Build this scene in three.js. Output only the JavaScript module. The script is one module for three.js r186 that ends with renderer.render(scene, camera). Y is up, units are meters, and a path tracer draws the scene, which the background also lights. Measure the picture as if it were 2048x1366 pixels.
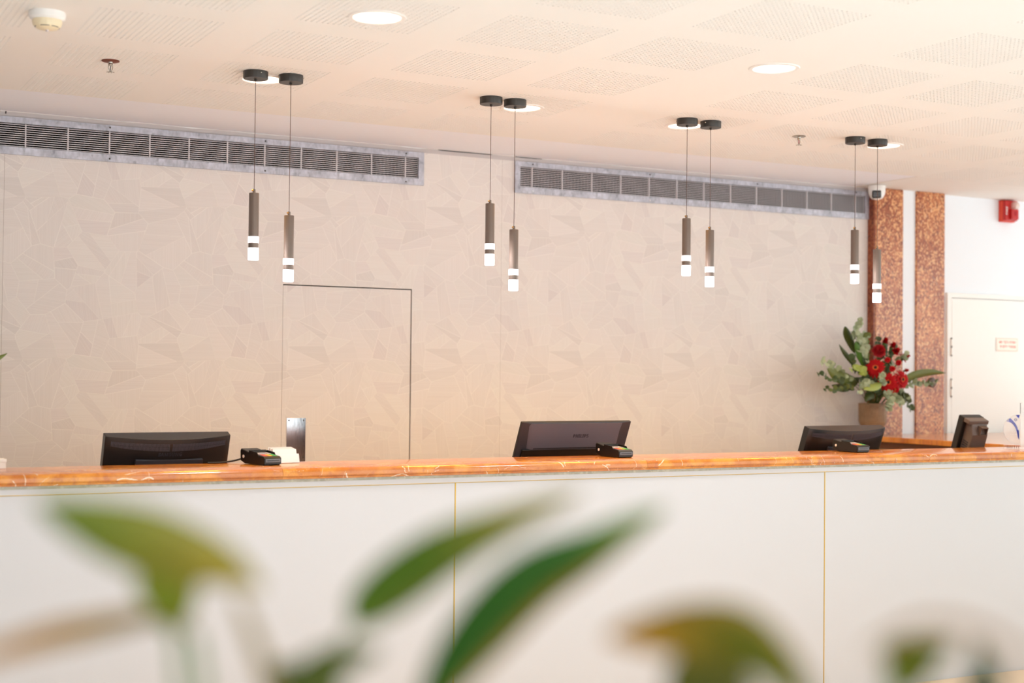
import * as THREE from 'three';
import { mergeGeometries, mergeVertices, toCreasedNormals } from 'three/addons/utils/BufferGeometryUtils.js';
import { RoundedBoxGeometry } from 'three/addons/geometries/RoundedBoxGeometry.js';
import { TextGeometry } from 'three/addons/geometries/TextGeometry.js';
import { FontLoader } from 'three/addons/loaders/FontLoader.js';

// ------------------------------------------------------------------ camera, sky, exposure
const scene = new THREE.Scene();
const R = THREE.MathUtils.degToRad;
const camera = new THREE.PerspectiveCamera(26.62, 2048 / 1366, 0.05, 80);
camera.rotation.order = 'YXZ';
camera.position.set(0, 1.477, 0);
camera.rotation.set(R(1.2407), R(-27.833), R(0.5815));
camera.focus = 6.35;
camera.userData.fStop = 1.8;
scene.add(camera);
scene.background = new THREE.Color().setRGB(0.92, 1.0, 1.0);      // bright overcast daylight outside the lobby's glass fronts
scene.backgroundIntensity = 2.55;
const renderer = new THREE.WebGLRenderer({ antialias: true });
renderer.toneMapping = THREE.LinearToneMapping;
renderer.toneMappingExposure = 1.04;
renderer.shadowMap.enabled = true;
const COUNTER_LIGHT = 8.0, LOBBY_FILL_LIGHT = 14.5, PENDANT_LIGHT = 0.17;
const WARM = new THREE.Color().setRGB(1.0, 0.54, 0.06), NEUTRAL = new THREE.Color().setRGB(0.90, 0.93, 0.95);

// ------------------------------------------------------------------ random, noise, textures
function rng(seed) { let s = seed >>> 0; return () => { s = (s + 0x6D2B79F5) | 0; let t = Math.imul(s ^ (s >>> 15), 1 | s); t = (t + Math.imul(t ^ (t >>> 7), 61 | t)) ^ t; return ((t ^ (t >>> 14)) >>> 0) / 4294967296; }; }
function noiseGrid(seed) {
  const r = rng(seed), T = new Float32Array(65536); for (let i = 0; i < T.length; i++) T[i] = r();
  return (x, y, px, py) => {                                        // value noise, repeating every px, py cells
    const xi = Math.floor(x), yi = Math.floor(y), fx = x - xi, fy = y - yi, m = (a, n) => ((a % n) + n) % n;
    const h = (a, b) => T[(m(a, px) * 97 + m(b, py) * 1013) & 65535], u = fx * fx * (3 - 2 * fx), v = fy * fy * (3 - 2 * fy);
    return (h(xi, yi) * (1 - u) + h(xi + 1, yi) * u) * (1 - v) + (h(xi, yi + 1) * (1 - u) + h(xi + 1, yi + 1) * u) * v;
  };
}
function fbm(n, u, v, cx, cy, oct) { let s = 0, a = 0.5, t = 0; for (let o = 0; o < oct; o++) { s += a * n(u * cx + o * 17, v * cy + o * 31, cx, cy); t += a; a *= 0.55; cx *= 2; cy *= 2; } return s / t; }
function dataTex(w, h, fn, srgb = true) {
  const d = new Uint8Array(w * h * 4);
  for (let j = 0; j < h; j++) for (let i = 0; i < w; i++) { const c = fn(i / w, j / h), k = (j * w + i) * 4; d[k] = Math.max(0, Math.min(255, c[0])); d[k + 1] = Math.max(0, Math.min(255, c[1])); d[k + 2] = Math.max(0, Math.min(255, c[2])); d[k + 3] = 255; }
  const t = new THREE.DataTexture(d, w, h, THREE.RGBAFormat); t.wrapS = t.wrapT = THREE.RepeatWrapping; t.magFilter = THREE.LinearFilter; t.minFilter = THREE.LinearMipmapLinearFilter; t.generateMipmaps = true;
  if (srgb) t.colorSpace = THREE.SRGBColorSpace; t.needsUpdate = true; return t;
}
function canvasTex(w, h, draw) { const c = document.createElement('canvas'); c.width = w; c.height = h; draw(c.getContext('2d'), w, h); const t = new THREE.CanvasTexture(c); t.colorSpace = THREE.SRGBColorSpace; t.wrapS = t.wrapT = THREE.RepeatWrapping; return t; }
const mix = (a, b, t) => a.map((x, i) => x + (b[i] - x) * t), clamp01 = (t) => Math.max(0, Math.min(1, t)), smooth = (a, b, t) => { t = clamp01((t - a) / (b - a)); return t * t * (3 - 2 * t); };

// wallpaper: a printed crazy paving of hatched polygons, one tile 0.78 m
const wallpaperTex = canvasTex(2048, 2048, (g, w, h) => {
  const r = rng(77), NX = 5, NY = 5, P = [];
  for (let j = 0; j < NY; j++) for (let i = 0; i < NX; i++) P.push([(i + 0.5 + (r() - 0.5) * 1.25 + (j % 2) * 0.5) / NX, (j + 0.5 + (r() - 0.5) * 1.25) / NY].map((x) => (x + 2) % 1).concat((r() - 0.5) * 0.0075));
  g.fillStyle = 'rgb(230,221,215)'; g.fillRect(0, 0, w, h);
  const cells = P.map((p, k) => {
    let poly = [[-0.5, -0.5], [0.5, -0.5], [0.5, 0.5], [-0.5, 0.5]];
    for (let m = 0; m < P.length; m++) for (let dx = -1; dx <= 1; dx++) for (let dy = -1; dy <= 1; dy++) {
      const qx = P[m][0] + dx - p[0], qy = P[m][1] + dy - p[1], q2 = qx * qx + qy * qy; if (q2 < 1e-9 || q2 > 0.3) continue;
      const out = [];
      for (let i = 0; i < poly.length; i++) {
        const a = poly[i], b = poly[(i + 1) % poly.length], k2 = q2 / 2 + p[2] - P[m][2], da = a[0] * qx + a[1] * qy - k2, db = b[0] * qx + b[1] * qy - k2;
        if (da <= 0) out.push(a); if (da * db < 0) { const t = da / (da - db); out.push([a[0] + (b[0] - a[0]) * t, a[1] + (b[1] - a[1]) * t]); }
      }
      poly = out; if (poly.length < 3) break;
    }
    return { p, poly, tone: r(), ang: r() < 0.5 ? (r() < 0.5 ? 0 : Math.PI / 2) : r() * Math.PI, dens: r() };
  });
  const pieces = [];
  for (const c of cells) {                                          // cut every cell by one or two straight lines
    let parts = [c.poly]; const cuts = c.poly.length < 3 ? 0 : r() < 0.75 ? 2 : 1;
    for (let q = 0; q < cuts; q++) {
      const area = (p) => Math.abs(p.reduce((s, a, i) => { const b = p[(i + 1) % p.length]; return s + a[0] * b[1] - a[1] * b[0]; }, 0)) / 2;
      parts.sort((a, b) => area(b) - area(a)); const big = parts.shift(), mx = big.reduce((s, a) => s + a[0], 0) / big.length, my = big.reduce((s, a) => s + a[1], 0) / big.length, an = r() * Math.PI, nx = Math.cos(an), ny = Math.sin(an), off = nx * mx + ny * my + (r() - 0.5) * 0.03;
      for (const sg of [1, -1]) { const out = []; big.forEach((a, i) => { const b = big[(i + 1) % big.length], da = sg * (a[0] * nx + a[1] * ny - off), db = sg * (b[0] * nx + b[1] * ny - off); if (da <= 0) out.push(a); if (da * db < 0) { const t = da / (da - db); out.push([a[0] + (b[0] - a[0]) * t, a[1] + (b[1] - a[1]) * t]); } }); if (out.length > 2) parts.push(out); }
    }
    for (const poly of parts) if (poly.length > 2) pieces.push({ p: c.p, poly, tone: r(), ang: r() < 0.5 ? (r() < 0.5 ? 0 : Math.PI / 2) : r() * Math.PI, dens: r(), line: 0.12 + 0.4 * r() });
  }
  for (const c of pieces) for (let dx = -1; dx <= 1; dx++) for (let dy = -1; dy <= 1; dy++) {
    const X = (q) => (q[0] + c.p[0] + dx) * w, Y = (q) => (q[1] + c.p[1] + dy) * h;
    if (c.poly.every((q) => X(q) < 0) || c.poly.every((q) => X(q) > w) || c.poly.every((q) => Y(q) < 0) || c.poly.every((q) => Y(q) > h)) continue;
    const path = () => { g.beginPath(); c.poly.forEach((q, i) => (i ? g.lineTo(X(q), Y(q)) : g.moveTo(X(q), Y(q)))); g.closePath(); };
    g.save(); path(); g.clip();
    const d = (c.tone - 0.5) * 7 - (c.tone < 0.12 ? 2 : 0); g.fillStyle = `rgb(${228 + d},${219 + d * 1.1},${213 + d * 0.95})`; g.fill();
    const cx = (c.p[0] + dx) * w, cy = (c.p[1] + dy) * h, L = 420; g.translate(cx, cy); g.rotate(c.ang);
    const hr = rng(Math.round(c.tone * 1e6)), step = 6 + c.dens * 6;
    for (let y = -L; y < L; y += step * (0.7 + hr() * 0.6)) { const v = hr(); g.strokeStyle = v < 0.5 ? `rgba(196,181,173,${0.06 + 0.08 * c.dens})` : 'rgba(244,236,229,0.25)'; g.lineWidth = 1.5 + hr() * 2; g.beginPath(); g.moveTo(-L, y); g.lineTo(-L / 3, y + hr() * 4 - 2); g.lineTo(L / 3, y + hr() * 4 - 2); g.lineTo(L, y); g.stroke(); }
    g.restore();
    path(); g.lineJoin = 'round'; g.strokeStyle = `rgba(248,241,234,${c.line})`; g.lineWidth = 9; g.stroke();
    path(); g.strokeStyle = 'rgba(196,184,170,0.3)'; g.lineWidth = 1.6; g.stroke();
  }
});
wallpaperTex.repeat.set(1 / 0.78, 1 / 0.78);
const nz = noiseGrid(5), nz2 = noiseGrid(9);
const veinMask = new Float32Array(1640 * 410);
{ const r = rng(41); for (let k = 0; k < 95; k++) {                 // short white cracks, mostly across the slab, some as loose flecks
  let x = r() * 1640, y = r() * 410, a = (r() < 0.7 ? Math.PI / 2 : 0) + (r() - 0.5) * 1.1, n = 14 + r() * r() * 120, w = 0.7 + r() * r() * 2.4; const fleck = r() < 0.35;
  for (let q = 0; q < n; q++) { a += (r() - 0.5) * 0.3; x += Math.cos(a) * 1.3; y += Math.sin(a) * 1.3; const ww = w * (0.5 + 0.8 * r()); if (fleck && r() < 0.5) { x += (r() - 0.5) * 9; y += (r() - 0.5) * 5; continue; }
    for (let dy = -3; dy <= 3; dy++) for (let dx = -3; dx <= 3; dx++) { const m = clamp01(ww + 0.5 - Math.hypot(dx, dy)), id = ((Math.round(y) + dy + 4100) % 410) * 1640 + ((Math.round(x) + dx + 16400) % 1640); if (m > veinMask[id]) veinMask[id] = m; } } } }
// countertop: orange-red marble with short white veins, 1.64 m x 0.41 m
const marbleTex = dataTex(1640, 410, (u, v) => {
  const mask = veinMask[Math.min(409, Math.floor(v * 410)) * 1640 + Math.min(1639, Math.floor(u * 1640))];
  const a = fbm(nz, u, v, 24, 6, 5), b = fbm(nz2, u, v, 60, 15, 4), big = fbm(nz2, u, v, 8, 2, 3);
  let c = mix([200, 114, 30], [228, 150, 54], smooth(0.3, 0.7, a)); c = mix(c, [168, 88, 48], smooth(0.52, 0.75, b) * 0.4); c = mix(c, [198, 120, 78], smooth(0.46, 0.66, big) * 0.6);
  const g = (nz(u * 800, v * 200, 800, 200) - 0.5) * 10; return mix(c, [246, 222, 198], mask * 0.9).map((x) => x + g);
});
marbleTex.repeat.set(1 / 1.64, 1 / 0.41);
// pilasters: brown-orange breccia of small upright flakes, 0.8 m x 1.6 m
const pierTex = dataTex(640, 1280, (u, v) => {
  const a = fbm(nz, u + 0.03 * fbm(nz2, u, v, 10, 10, 2), v, 70, 120, 3), b = fbm(nz2, u + 0.03 * fbm(nz, u, v, 14, 14, 2), v, 84, 140, 3), big = fbm(nz, u, v, 6, 9, 4);
  let c = mix([168, 92, 56], [202, 126, 80], smooth(0.3, 0.7, big)); c = mix(c, [124, 62, 44], smooth(0.5, 0.72, a) * 0.8); c = mix(c, [244, 190, 134], smooth(0.5, 0.68, b) * 0.8);
  const w = fbm(nz2, u, v, 3, 6, 5), vein = smooth(0.006, 0, Math.abs(w - 0.5)) * 0.6; return mix(c, [236, 206, 182], vein);
});
pierTex.repeat.set(1 / 0.8, 1 / 1.6);
const boxUV = (g) => { const p = g.attributes.position, n = g.attributes.normal, uv = new Float32Array(p.count * 2); for (let i = 0; i < p.count; i++) { uv[i * 2] = Math.abs(n.getX(i)) > 0.7 ? p.getZ(i) : p.getX(i); uv[i * 2 + 1] = p.getY(i); } g.setAttribute('uv', new THREE.BufferAttribute(uv, 2)); return g; };
const stripTex = dataTex(512, 64, (u, v) => { const a = fbm(nz, u, v, 64, 8, 3), b = fbm(nz2, u, v, 90, 11, 2); return mix(mix([158, 154, 136], [198, 194, 174], a), [214, 210, 190], smooth(0.55, 0.75, b) * 0.5); });
stripTex.repeat.set(1 / 1.2, 1 / 0.15);
const floorTex = dataTex(512, 512, (u, v) => { const a = fbm(nz, u, v, 6, 6, 5); return mix([228, 227, 226], [240, 239, 238], a); });
floorTex.repeat.set(1 / 1.2, 1 / 1.2);
const grainTex = dataTex(256, 256, (u, v) => { const a = fbm(nz2, u, v, 90, 90, 2) * 255; return [a, a, a]; }, false);
grainTex.repeat.set(3, 3);
const steelTex = dataTex(512, 512, (u, v) => { const a = fbm(nz, u, v, 9, 9, 5), b = fbm(nz2, u, v, 120, 6, 2); const k = 120 + 90 * a + 40 * (b - 0.5); return [k, k, k]; }, false);
const galvTex = dataTex(1024, 256, (u, v) => { const a = fbm(nz, u, v, 40, 10, 4), b = fbm(nz2, u, v, 200, 20, 2), s = 0.9 + 0.25 * (a - 0.5) + 0.12 * (b - 0.5); const st = smooth(0.62, 0.8, fbm(nz, u + 0.2, v, 70, 12, 3)) * 0.1; return [206 * (s - st), 205 * (s - st), 216 * (s - st)]; });
galvTex.repeat.set(1 / 1.6, 1 / 0.4);
const potTex = dataTex(512, 256, (u, v) => { const b = fbm(nz2, u, v, 16, 60, 4), a = fbm(nz, u, v, 100, 50, 2); return mix([124, 96, 70], [176, 142, 108], 0.6 * b + 0.4 * a); });

// ------------------------------------------------------------------ materials
const S = (o) => new THREE.MeshStandardMaterial({ side: THREE.DoubleSide, ...o });
const P = (o) => new THREE.MeshPhysicalMaterial({ side: THREE.DoubleSide, ...o });
const M = {
  wallpaper: S({ map: wallpaperTex, roughness: 0.75 }),
  ceiling: S({ color: 0xf6f2ec, roughness: 0.9 }), border: S({ color: 0xf8f8fe, roughness: 0.85 }), backing: S({ color: 0x9a8f88, roughness: 1 }),
  whitewall: S({ color: 0xf5f8fd, roughness: 0.8 }), lobbywall: S({ color: 0x86827f, roughness: 0.7 }), slab: S({ color: 0xcfc8c0, roughness: 0.9 }), caulk: S({ color: 0xf8f6f4, roughness: 0.7 }), crack: S({ color: 0x4a4140, roughness: 1 }), borderStone: S({ color: 0xf6d8b4, roughness: 0.35 }), headStripShade: S({ color: 0xc8bebb, roughness: 0.8 }), seam: S({ color: 0xa8988c, roughness: 0.9 }),
  cream: S({ color: 0xfbf8f3, roughness: 0.5 }), void: S({ color: 0x121010, roughness: 1 }),
  pier: P({ map: pierTex, roughness: 0.28, clearcoat: 0.3, clearcoatRoughness: 0.15 }),
  pierReturnShade: P({ map: pierTex, color: 0xb48a78, roughness: 0.3 }),  // same marble darkened: shade of the left-facing return, put into the colour
  marble: P({ map: marbleTex, roughness: 0.18, clearcoat: 0.4, clearcoatRoughness: 0.04, ior: 1.5 }),
  strip: S({ map: stripTex, roughness: 0.4 }), panel: P({ color: 0xd0cccd, roughness: 0.42, clearcoat: 0.25, clearcoatRoughness: 0.25 }), gold: S({ color: 0xc9a04a, metalness: 0.8, roughness: 0.35 }),
  carcassGrey: S({ color: 0xc6c2c6, roughness: 0.6 }), carcass: S({ color: 0xb9a489, roughness: 0.6 }), apron: S({ color: 0x6e3c16, roughness: 0.45 }), desk: S({ color: 0xc98a4c, roughness: 0.5 }),
  floor: S({ map: floorTex, roughness: 0.35 }), frame: S({ color: 0x77726c, metalness: 0.6, roughness: 0.5 }), glass: P({ color: 0xffffff, roughness: 0, transmission: 1, thickness: 0, ior: 1.45 }),
  galv: S({ map: galvTex, metalness: 0.5, roughness: 0.42 }), slat: S({ color: 0xcfc8ca, metalness: 0.3, roughness: 0.5 }), screw: S({ color: 0x5c5350, metalness: 0.7, roughness: 0.4 }), screwWhite: S({ color: 0xf2f2f2, metalness: 0.2, roughness: 0.3 }), vane: S({ color: 0x161616, metalness: 0.3, roughness: 0.7 }),
  bronze: S({ color: 0x7d6e65, metalness: 0.35, roughness: 0.42 }), canopy: S({ color: 0x3d3936, metalness: 0.2, roughness: 0.42 }), cord: S({ color: 0x5e4238, roughness: 0.6 }), brass: S({ color: 0xd8a868, metalness: 0.9, roughness: 0.25 }),
  acrylicGlow: S({ color: 0xffffff, roughness: 0.4, emissive: 0xfff8ff, emissiveIntensity: 1.25 }), lampGlow: S({ color: 0xffffff, emissive: 0xfff0d8, emissiveIntensity: 2.4 }), rim: S({ color: 0xf6f0ea, roughness: 0.4 }),
  black: S({ color: 0x17120f, roughness: 0.38 }), blackGloss: P({ color: 0x141213, roughness: 0.34, clearcoat: 0.2, clearcoatRoughness: 0.2 }), charcoal: P({ color: 0x36343a, roughness: 0.5 }), finGrey: S({ color: 0x55525a, roughness: 0.5 }), slateShell: P({ color: 0x5d5b64, roughness: 0.42 }), screen: P({ color: 0x050505, roughness: 0.1 }), logo: S({ color: 0x3a3a44, roughness: 0.3, metalness: 0.4 }), logoDark: S({ color: 0x0b0a0b, roughness: 0.35 }),
  posShell: P({ color: 0x66564e, roughness: 0.42 }), posDark: S({ color: 0x161210, roughness: 0.5 }), grey: S({ color: 0x6f7074, roughness: 0.35, metalness: 0.3 }),
  keyRed: S({ color: 0xe2503c, roughness: 0.5 }), keyYellow: S({ color: 0xf2b42c, roughness: 0.5 }), keyGreen: S({ color: 0x46b25a, roughness: 0.5 }), keyGrey: S({ color: 0xa7a0a6, roughness: 0.5 }),
  paper: S({ color: 0xfaf4ec, roughness: 0.7 }), paperPink: S({ color: 0xf0d4c4, roughness: 0.7 }), plasticWhite: P({ color: 0xf6f3f0, roughness: 0.35 }), ivory: P({ color: 0xf2e2c0, roughness: 0.4 }), lens: P({ color: 0x14100f, roughness: 0.12 }),
  steel: S({ color: 0xc9c8cc, metalness: 1, roughness: 0.11, bumpMap: steelTex, bumpScale: 0.0002 }), rust: S({ color: 0x7a4232, metalness: 0.4, roughness: 0.6 }), chrome: S({ color: 0xb8b2a8, metalness: 0.9, roughness: 0.25 }),
  red: P({ color: 0xc21f1c, roughness: 0.35 }), redBase: P({ color: 0xe0442a, roughness: 0.45 }), strobe: P({ color: 0xfff4ea, roughness: 0.15, transmission: 0.5, thickness: 0 }),
  acrylic: P({ color: 0xffffff, roughness: 0.03, transmission: 1, thickness: 0, ior: 1.3 }), frosted: P({ color: 0xffffff, roughness: 0.12, transmission: 0.62, thickness: 0, ior: 1.3 }), blue: S({ color: 0x2a3fb4, roughness: 0.4 }), blueSoft: S({ color: 0x7f8edc, roughness: 0.4 }), etched: S({ color: 0xc9cbd4, roughness: 0.6 }),
  pot: P({ map: potTex, roughness: 0.5 }), soil: S({ color: 0x2b1f16, roughness: 1 }), stem: S({ color: 0x4e6b2c, roughness: 0.6 }),
  planter: P({ color: 0xd8d2ca, roughness: 0.5 }),
  petal: P({ color: 0xb4000c, roughness: 0.6, specularIntensity: 0.4 }), petalDeep: P({ color: 0xac0a18, roughness: 0.65 }), petalBright: P({ color: 0xd81420, roughness: 0.6 }), eye: S({ color: 0x1c0a0c, roughness: 0.8 }), eyeRing: S({ color: 0xd8642c, roughness: 0.8 }),
  doorSign: null,
};
const leafMat = (hex, tr = 0.3) => P({ color: hex, roughness: 0.55, transmission: tr, thickness: 0, side: THREE.DoubleSide });
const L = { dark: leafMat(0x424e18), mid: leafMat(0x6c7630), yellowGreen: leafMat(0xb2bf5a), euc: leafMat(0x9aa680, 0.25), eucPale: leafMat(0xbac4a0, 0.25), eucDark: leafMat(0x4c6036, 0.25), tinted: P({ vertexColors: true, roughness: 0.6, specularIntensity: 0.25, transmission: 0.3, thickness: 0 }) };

// ------------------------------------------------------------------ builders
const taken = {};
function numbered(n) { const k = (taken[n] = (taken[n] ?? -1) + 1); return k ? `${n}_${String(k).padStart(3, '0')}` : n; }
function tag(o, label, category, group) { o.userData.label = label; if (category) o.userData.category = category; if (group) o.userData.group = group; return o; }
function mesh(name, geos, mat, parent = scene, flat = false) {
  let g = Array.isArray(geos) ? (geos.length === 1 ? geos[0] : mergeGeometries(geos.map((q) => { const c = q.index ? q.toNonIndexed() : q.clone(); for (const a of Object.keys(c.attributes)) if (!['position', 'normal', 'uv'].includes(a)) c.deleteAttribute(a); return c; }))) : geos;
  const m = new THREE.Mesh(g, mat); m.name = parent === scene ? numbered(name) : name; m.castShadow = m.receiveShadow = true; parent.add(m); return m;
}
function structure(name, geos, mat) { const m = mesh(name, geos, mat); m.userData.kind = 'structure'; return m; }
function thing(name, label, category, pos = [0, 0, 0], turn = 0, group) { const o = new THREE.Group(); o.name = numbered(name); o.position.set(...pos); o.rotation.y = turn; scene.add(o); return tag(o, label, category, group); }
const T = (g, x = 0, y = 0, z = 0, rx = 0, ry = 0, rz = 0) => g.applyMatrix4(new THREE.Matrix4().compose(new THREE.Vector3(x, y, z), new THREE.Quaternion().setFromEuler(new THREE.Euler(rx, ry, rz)), new THREE.Vector3(1, 1, 1)));
const box = (x0, x1, y0, y1, z0, z1) => T(new THREE.BoxGeometry(x1 - x0, y1 - y0, z1 - z0), (x0 + x1) / 2, (y0 + y1) / 2, (z0 + z1) / 2);
const rbox = (x0, x1, y0, y1, z0, z1, r = 0.003, s = 2) => T(new RoundedBoxGeometry(x1 - x0, y1 - y0, z1 - z0, s, r), (x0 + x1) / 2, (y0 + y1) / 2, (z0 + z1) / 2);
const cyl = (r0, r1, h, n = 24) => new THREE.CylinderGeometry(r0, r1, h, n);
const lathe = (pts, n = 40) => toCreasedNormals(new THREE.LatheGeometry(pts.map((p) => new THREE.Vector2(...p)), n), 0.6);
function worldUV(g, axes = 'xy') {                                   // uv in metres from two of the axes
  const p = g.attributes.position, uv = new Float32Array(p.count * 2), A = { x: (i) => p.getX(i), y: (i) => p.getY(i), z: (i) => p.getZ(i) };
  for (let i = 0; i < p.count; i++) { uv[i * 2] = A[axes[0]](i); uv[i * 2 + 1] = A[axes[1]](i); } g.setAttribute('uv', new THREE.BufferAttribute(uv, 2)); return g;
}
function sweepX(profile, x0, x1) {                                   // a closed (z, y) outline swept along x, uv in metres
  const pos = [], uv = [], n = profile.length; let s = 0;
  const q = (a, b, c, d, ua, ub, uc, ud) => { pos.push(...a, ...b, ...c, ...a, ...c, ...d); uv.push(...ua, ...ub, ...uc, ...ua, ...uc, ...ud); };
  for (let i = 0; i < n; i++) { const a = profile[i], b = profile[(i + 1) % n], e = s + Math.hypot(b[0] - a[0], b[1] - a[1]); q([x0, a[1], a[0]], [x0, b[1], b[0]], [x1, b[1], b[0]], [x1, a[1], a[0]], [x0, s], [x0, e], [x1, e], [x1, s]); s = e; }
  const tri = THREE.ShapeUtils.triangulateShape(profile.map((p) => new THREE.Vector2(...p)), []);
  for (const t of tri) { for (const x of [x0, x1]) for (const k of x === x0 ? t : [...t].reverse()) { pos.push(x, profile[k][1], profile[k][0]); uv.push(profile[k][0], profile[k][1]); } }
  const g = new THREE.BufferGeometry(); g.setAttribute('position', new THREE.Float32BufferAttribute(pos, 3)); g.setAttribute('uv', new THREE.Float32BufferAttribute(uv, 2)); g.computeVertexNormals(); return toCreasedNormals(g, 0.55);
}
const rectShape = (x0, x1, y0, y1) => new THREE.Shape([[x0, y0], [x1, y0], [x1, y1], [x0, y1]].map((p) => new THREE.Vector2(...p)));
function holedWall(x0, x1, y0, y1, holes, depth) { const s = rectShape(x0, x1, y0, y1); for (const h of holes) s.holes.push(new THREE.Path([[h[0], h[2]], [h[0], h[3]], [h[1], h[3]], [h[1], h[2]]].map((p) => new THREE.Vector2(...p)))); return new THREE.ExtrudeGeometry(s, { depth, bevelEnabled: false }); }
const tube = (pts, r, n = 24, m = 6) => new THREE.TubeGeometry(new THREE.CatmullRomCurve3(pts.map((p) => new THREE.Vector3(...p))), n, r, m);
const font = await new FontLoader().loadAsync('fonts/droid/droid_sans_bold.typeface.json');
function text(s, size, depth) { const g = new TextGeometry(s, { font, size, depth, curveSegments: 3, bevelEnabled: false }); g.computeBoundingBox(); g.translate(-(g.boundingBox.max.x + g.boundingBox.min.x) / 2, 0, 0); return g; }

// ------------------------------------------------------------------ the room
const H = 2.7, ZW = -7.2, X0 = -5, X1 = 9.6, Z1 = 6;
structure('floor', worldUV(box(X0 - 0.2, X1 + 0.2, -0.15, 0, ZW - 0.5, Z1 + 0.2), 'xz'), M.floor);
const G1 = [0.57, 3.208], G2 = [3.838, 6.372], GY = [2.531, 2.645], DX = [2.45, 3.183], DY = 1.927;
{ // back wall with the wallpaper, openings for the two grilles and for the papered door
  const g = holedWall(X0 - 0.2, 6.41, 0, H + 0.07, [[...G1, ...GY], [...G2, ...GY], [DX[0], DX[1], 0.001, DY]], 0.2); g.translate(0, 0, ZW - 0.2);
  structure('wall_back', g, M.wallpaper);
  const d = new THREE.Group(); d.name = 'door_1'; d.userData.kind = 'structure'; scene.add(d);
  mesh('door_leaf', T(new THREE.ExtrudeGeometry(rectShape(DX[0] + 0.0015, DX[1] - 0.0075, 0.006, DY - 0.006), { depth: 0.045, bevelEnabled: false }), 0, 0, ZW - 0.045), M.wallpaper, d);
  const pp = mesh('push_plate', rbox(2.479, 2.583, 0.91, 1.23, ZW, ZW + 0.002, 0.0008), M.steel, d); pp.userData.label = 'brushed steel push plate';
  for (const [x, y] of [[2.491, 1.217], [2.571, 1.217], [2.571, 1.024], [2.491, 1.024]]) mesh('screw', T(new THREE.SphereGeometry(0.0045, 10, 6), x, y, ZW + 0.002), M.screw, pp);
  structure('trim_1', [box(DX[0] - 0.03, DX[1] + 0.03, 0, DY + 0.03, ZW - 0.27, ZW - 0.21)], M.void);       // the dark space behind the door's gaps
}
structure('wall_left', box(X0 - 0.2, X0, 0, H + 0.07, ZW - 0.2, Z1 + 0.2), M.lobbywall);
structure('wall_back_right', box(6.41, X1 + 0.2, 0, H + 0.07, ZW - 0.2, ZW), M.whitewall);
{ // glass fronts on the right and behind the camera: real openings to the sky
  const gr = holedWall(ZW - 0.2, Z1 + 0.2, 0, H + 0.07, [[-6.9, -4.6, 0.08, 2.6], [-4.5, -1.6, 0.08, 2.6], [-1.5, 1.5, 0.08, 2.6], [1.6, 6.2, 0.08, 2.6]], 0.2);
  structure('wall_right', T(gr, X1 + 0.2, 0, 0, 0, -Math.PI / 2, 0), M.whitewall);
  const gf = holedWall(X0, X1, 0, H + 0.07, [[-4.4, -1.2, 0.3, 2.6], [-1.1, 2.1, 0.3, 2.6], [2.2, 5.4, 0.3, 2.6], [5.5, 9.2, 0.3, 2.6]], 0.2);
  structure('wall_front', T(gf, 0, 0, Z1), M.lobbywall);
}
structure('wall_top_slab', box(X0 - 0.2, X1 + 0.2, 2.76, 2.96, ZW - 0.5, Z1 + 0.2), M.slab);
// pilasters of breccia marble, the plaster strip between them
structure('trim_2', boxUV(T(new RoundedBoxGeometry(0.236, H, 0.2, 4, 0.008), 6.54, H / 2, ZW - 0.04)), M.pier);
structure('trim_10', boxUV(T(new RoundedBoxGeometry(0.0165, H, 0.196, 3, 0.006), 6.4135, H / 2, ZW - 0.04)), M.pierReturnShade);  // left return of the pilaster, its shade painted by the darker tint
structure('trim_3', boxUV(T(new RoundedBoxGeometry(0.25, H, 0.2, 4, 0.006), 6.897, H / 2, ZW - 0.04)), M.pier);
structure('trim_4', box(6.655, 6.775, 0, H, ZW - 0.1, ZW + 0.045), M.whitewall);
{ // ragged filler along the top of the wallpaper and the dark crack where it has come away
  const r = rng(3), geos = []; let x = 0.6;
  const sliver = (x0, x1, h0, h1, mat) => { const n = 9, pts = [[x0, H]]; for (let i = 0; i <= n; i++) pts.push([x0 + (x1 - x0) * i / n, H - h0 - (h1 - h0) * r() * Math.sin(Math.PI * (i + 0.4) / (n + 0.8))]); pts.push([x1, H]); return T(new THREE.ExtrudeGeometry(new THREE.Shape(pts.map((p) => new THREE.Vector2(...p))), { depth: 0.003, bevelEnabled: false }), 0, 0, ZW + 0.001); };
  while (x < 6.0) { const l = 0.1 + r() * 0.3, skip = r() < 0.55; if (!(x + l > 3.28 && x < 3.75) && !skip) geos.push(sliver(x, x + l, 0.0008, 0.001 + r() * 0.004)); x += l + r() * 0.04; }
  structure('trim_5', geos, M.caulk); structure('trim_11', [box(0.5, 6.405, 2.6755, 2.699, ZW, ZW + 0.0008)], M.headStripShade); structure('trim_9', [box(1.0565, 1.0577, 0, 2.495, ZW, ZW + 0.0006), box(3.728, 3.7287, 0, 2.69, ZW, ZW + 0.0004)], M.seam);  // head strip: grey band painting the corner shade above the grilles
  structure('trim_6', [sliver(3.33, 3.66, 0.0025, 0.005), sliver(3.81, 3.98, 0.002, 0.004), sliver(1.056, 1.061, 0.01, 0.014)], M.crack);
}

structure('trim_12', rbox(-1.6, 8.3, 0.0, 0.006, -5.26, -4.55, 0.002), M.borderStone);                  // cream stone border of the floor along the counter
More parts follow.
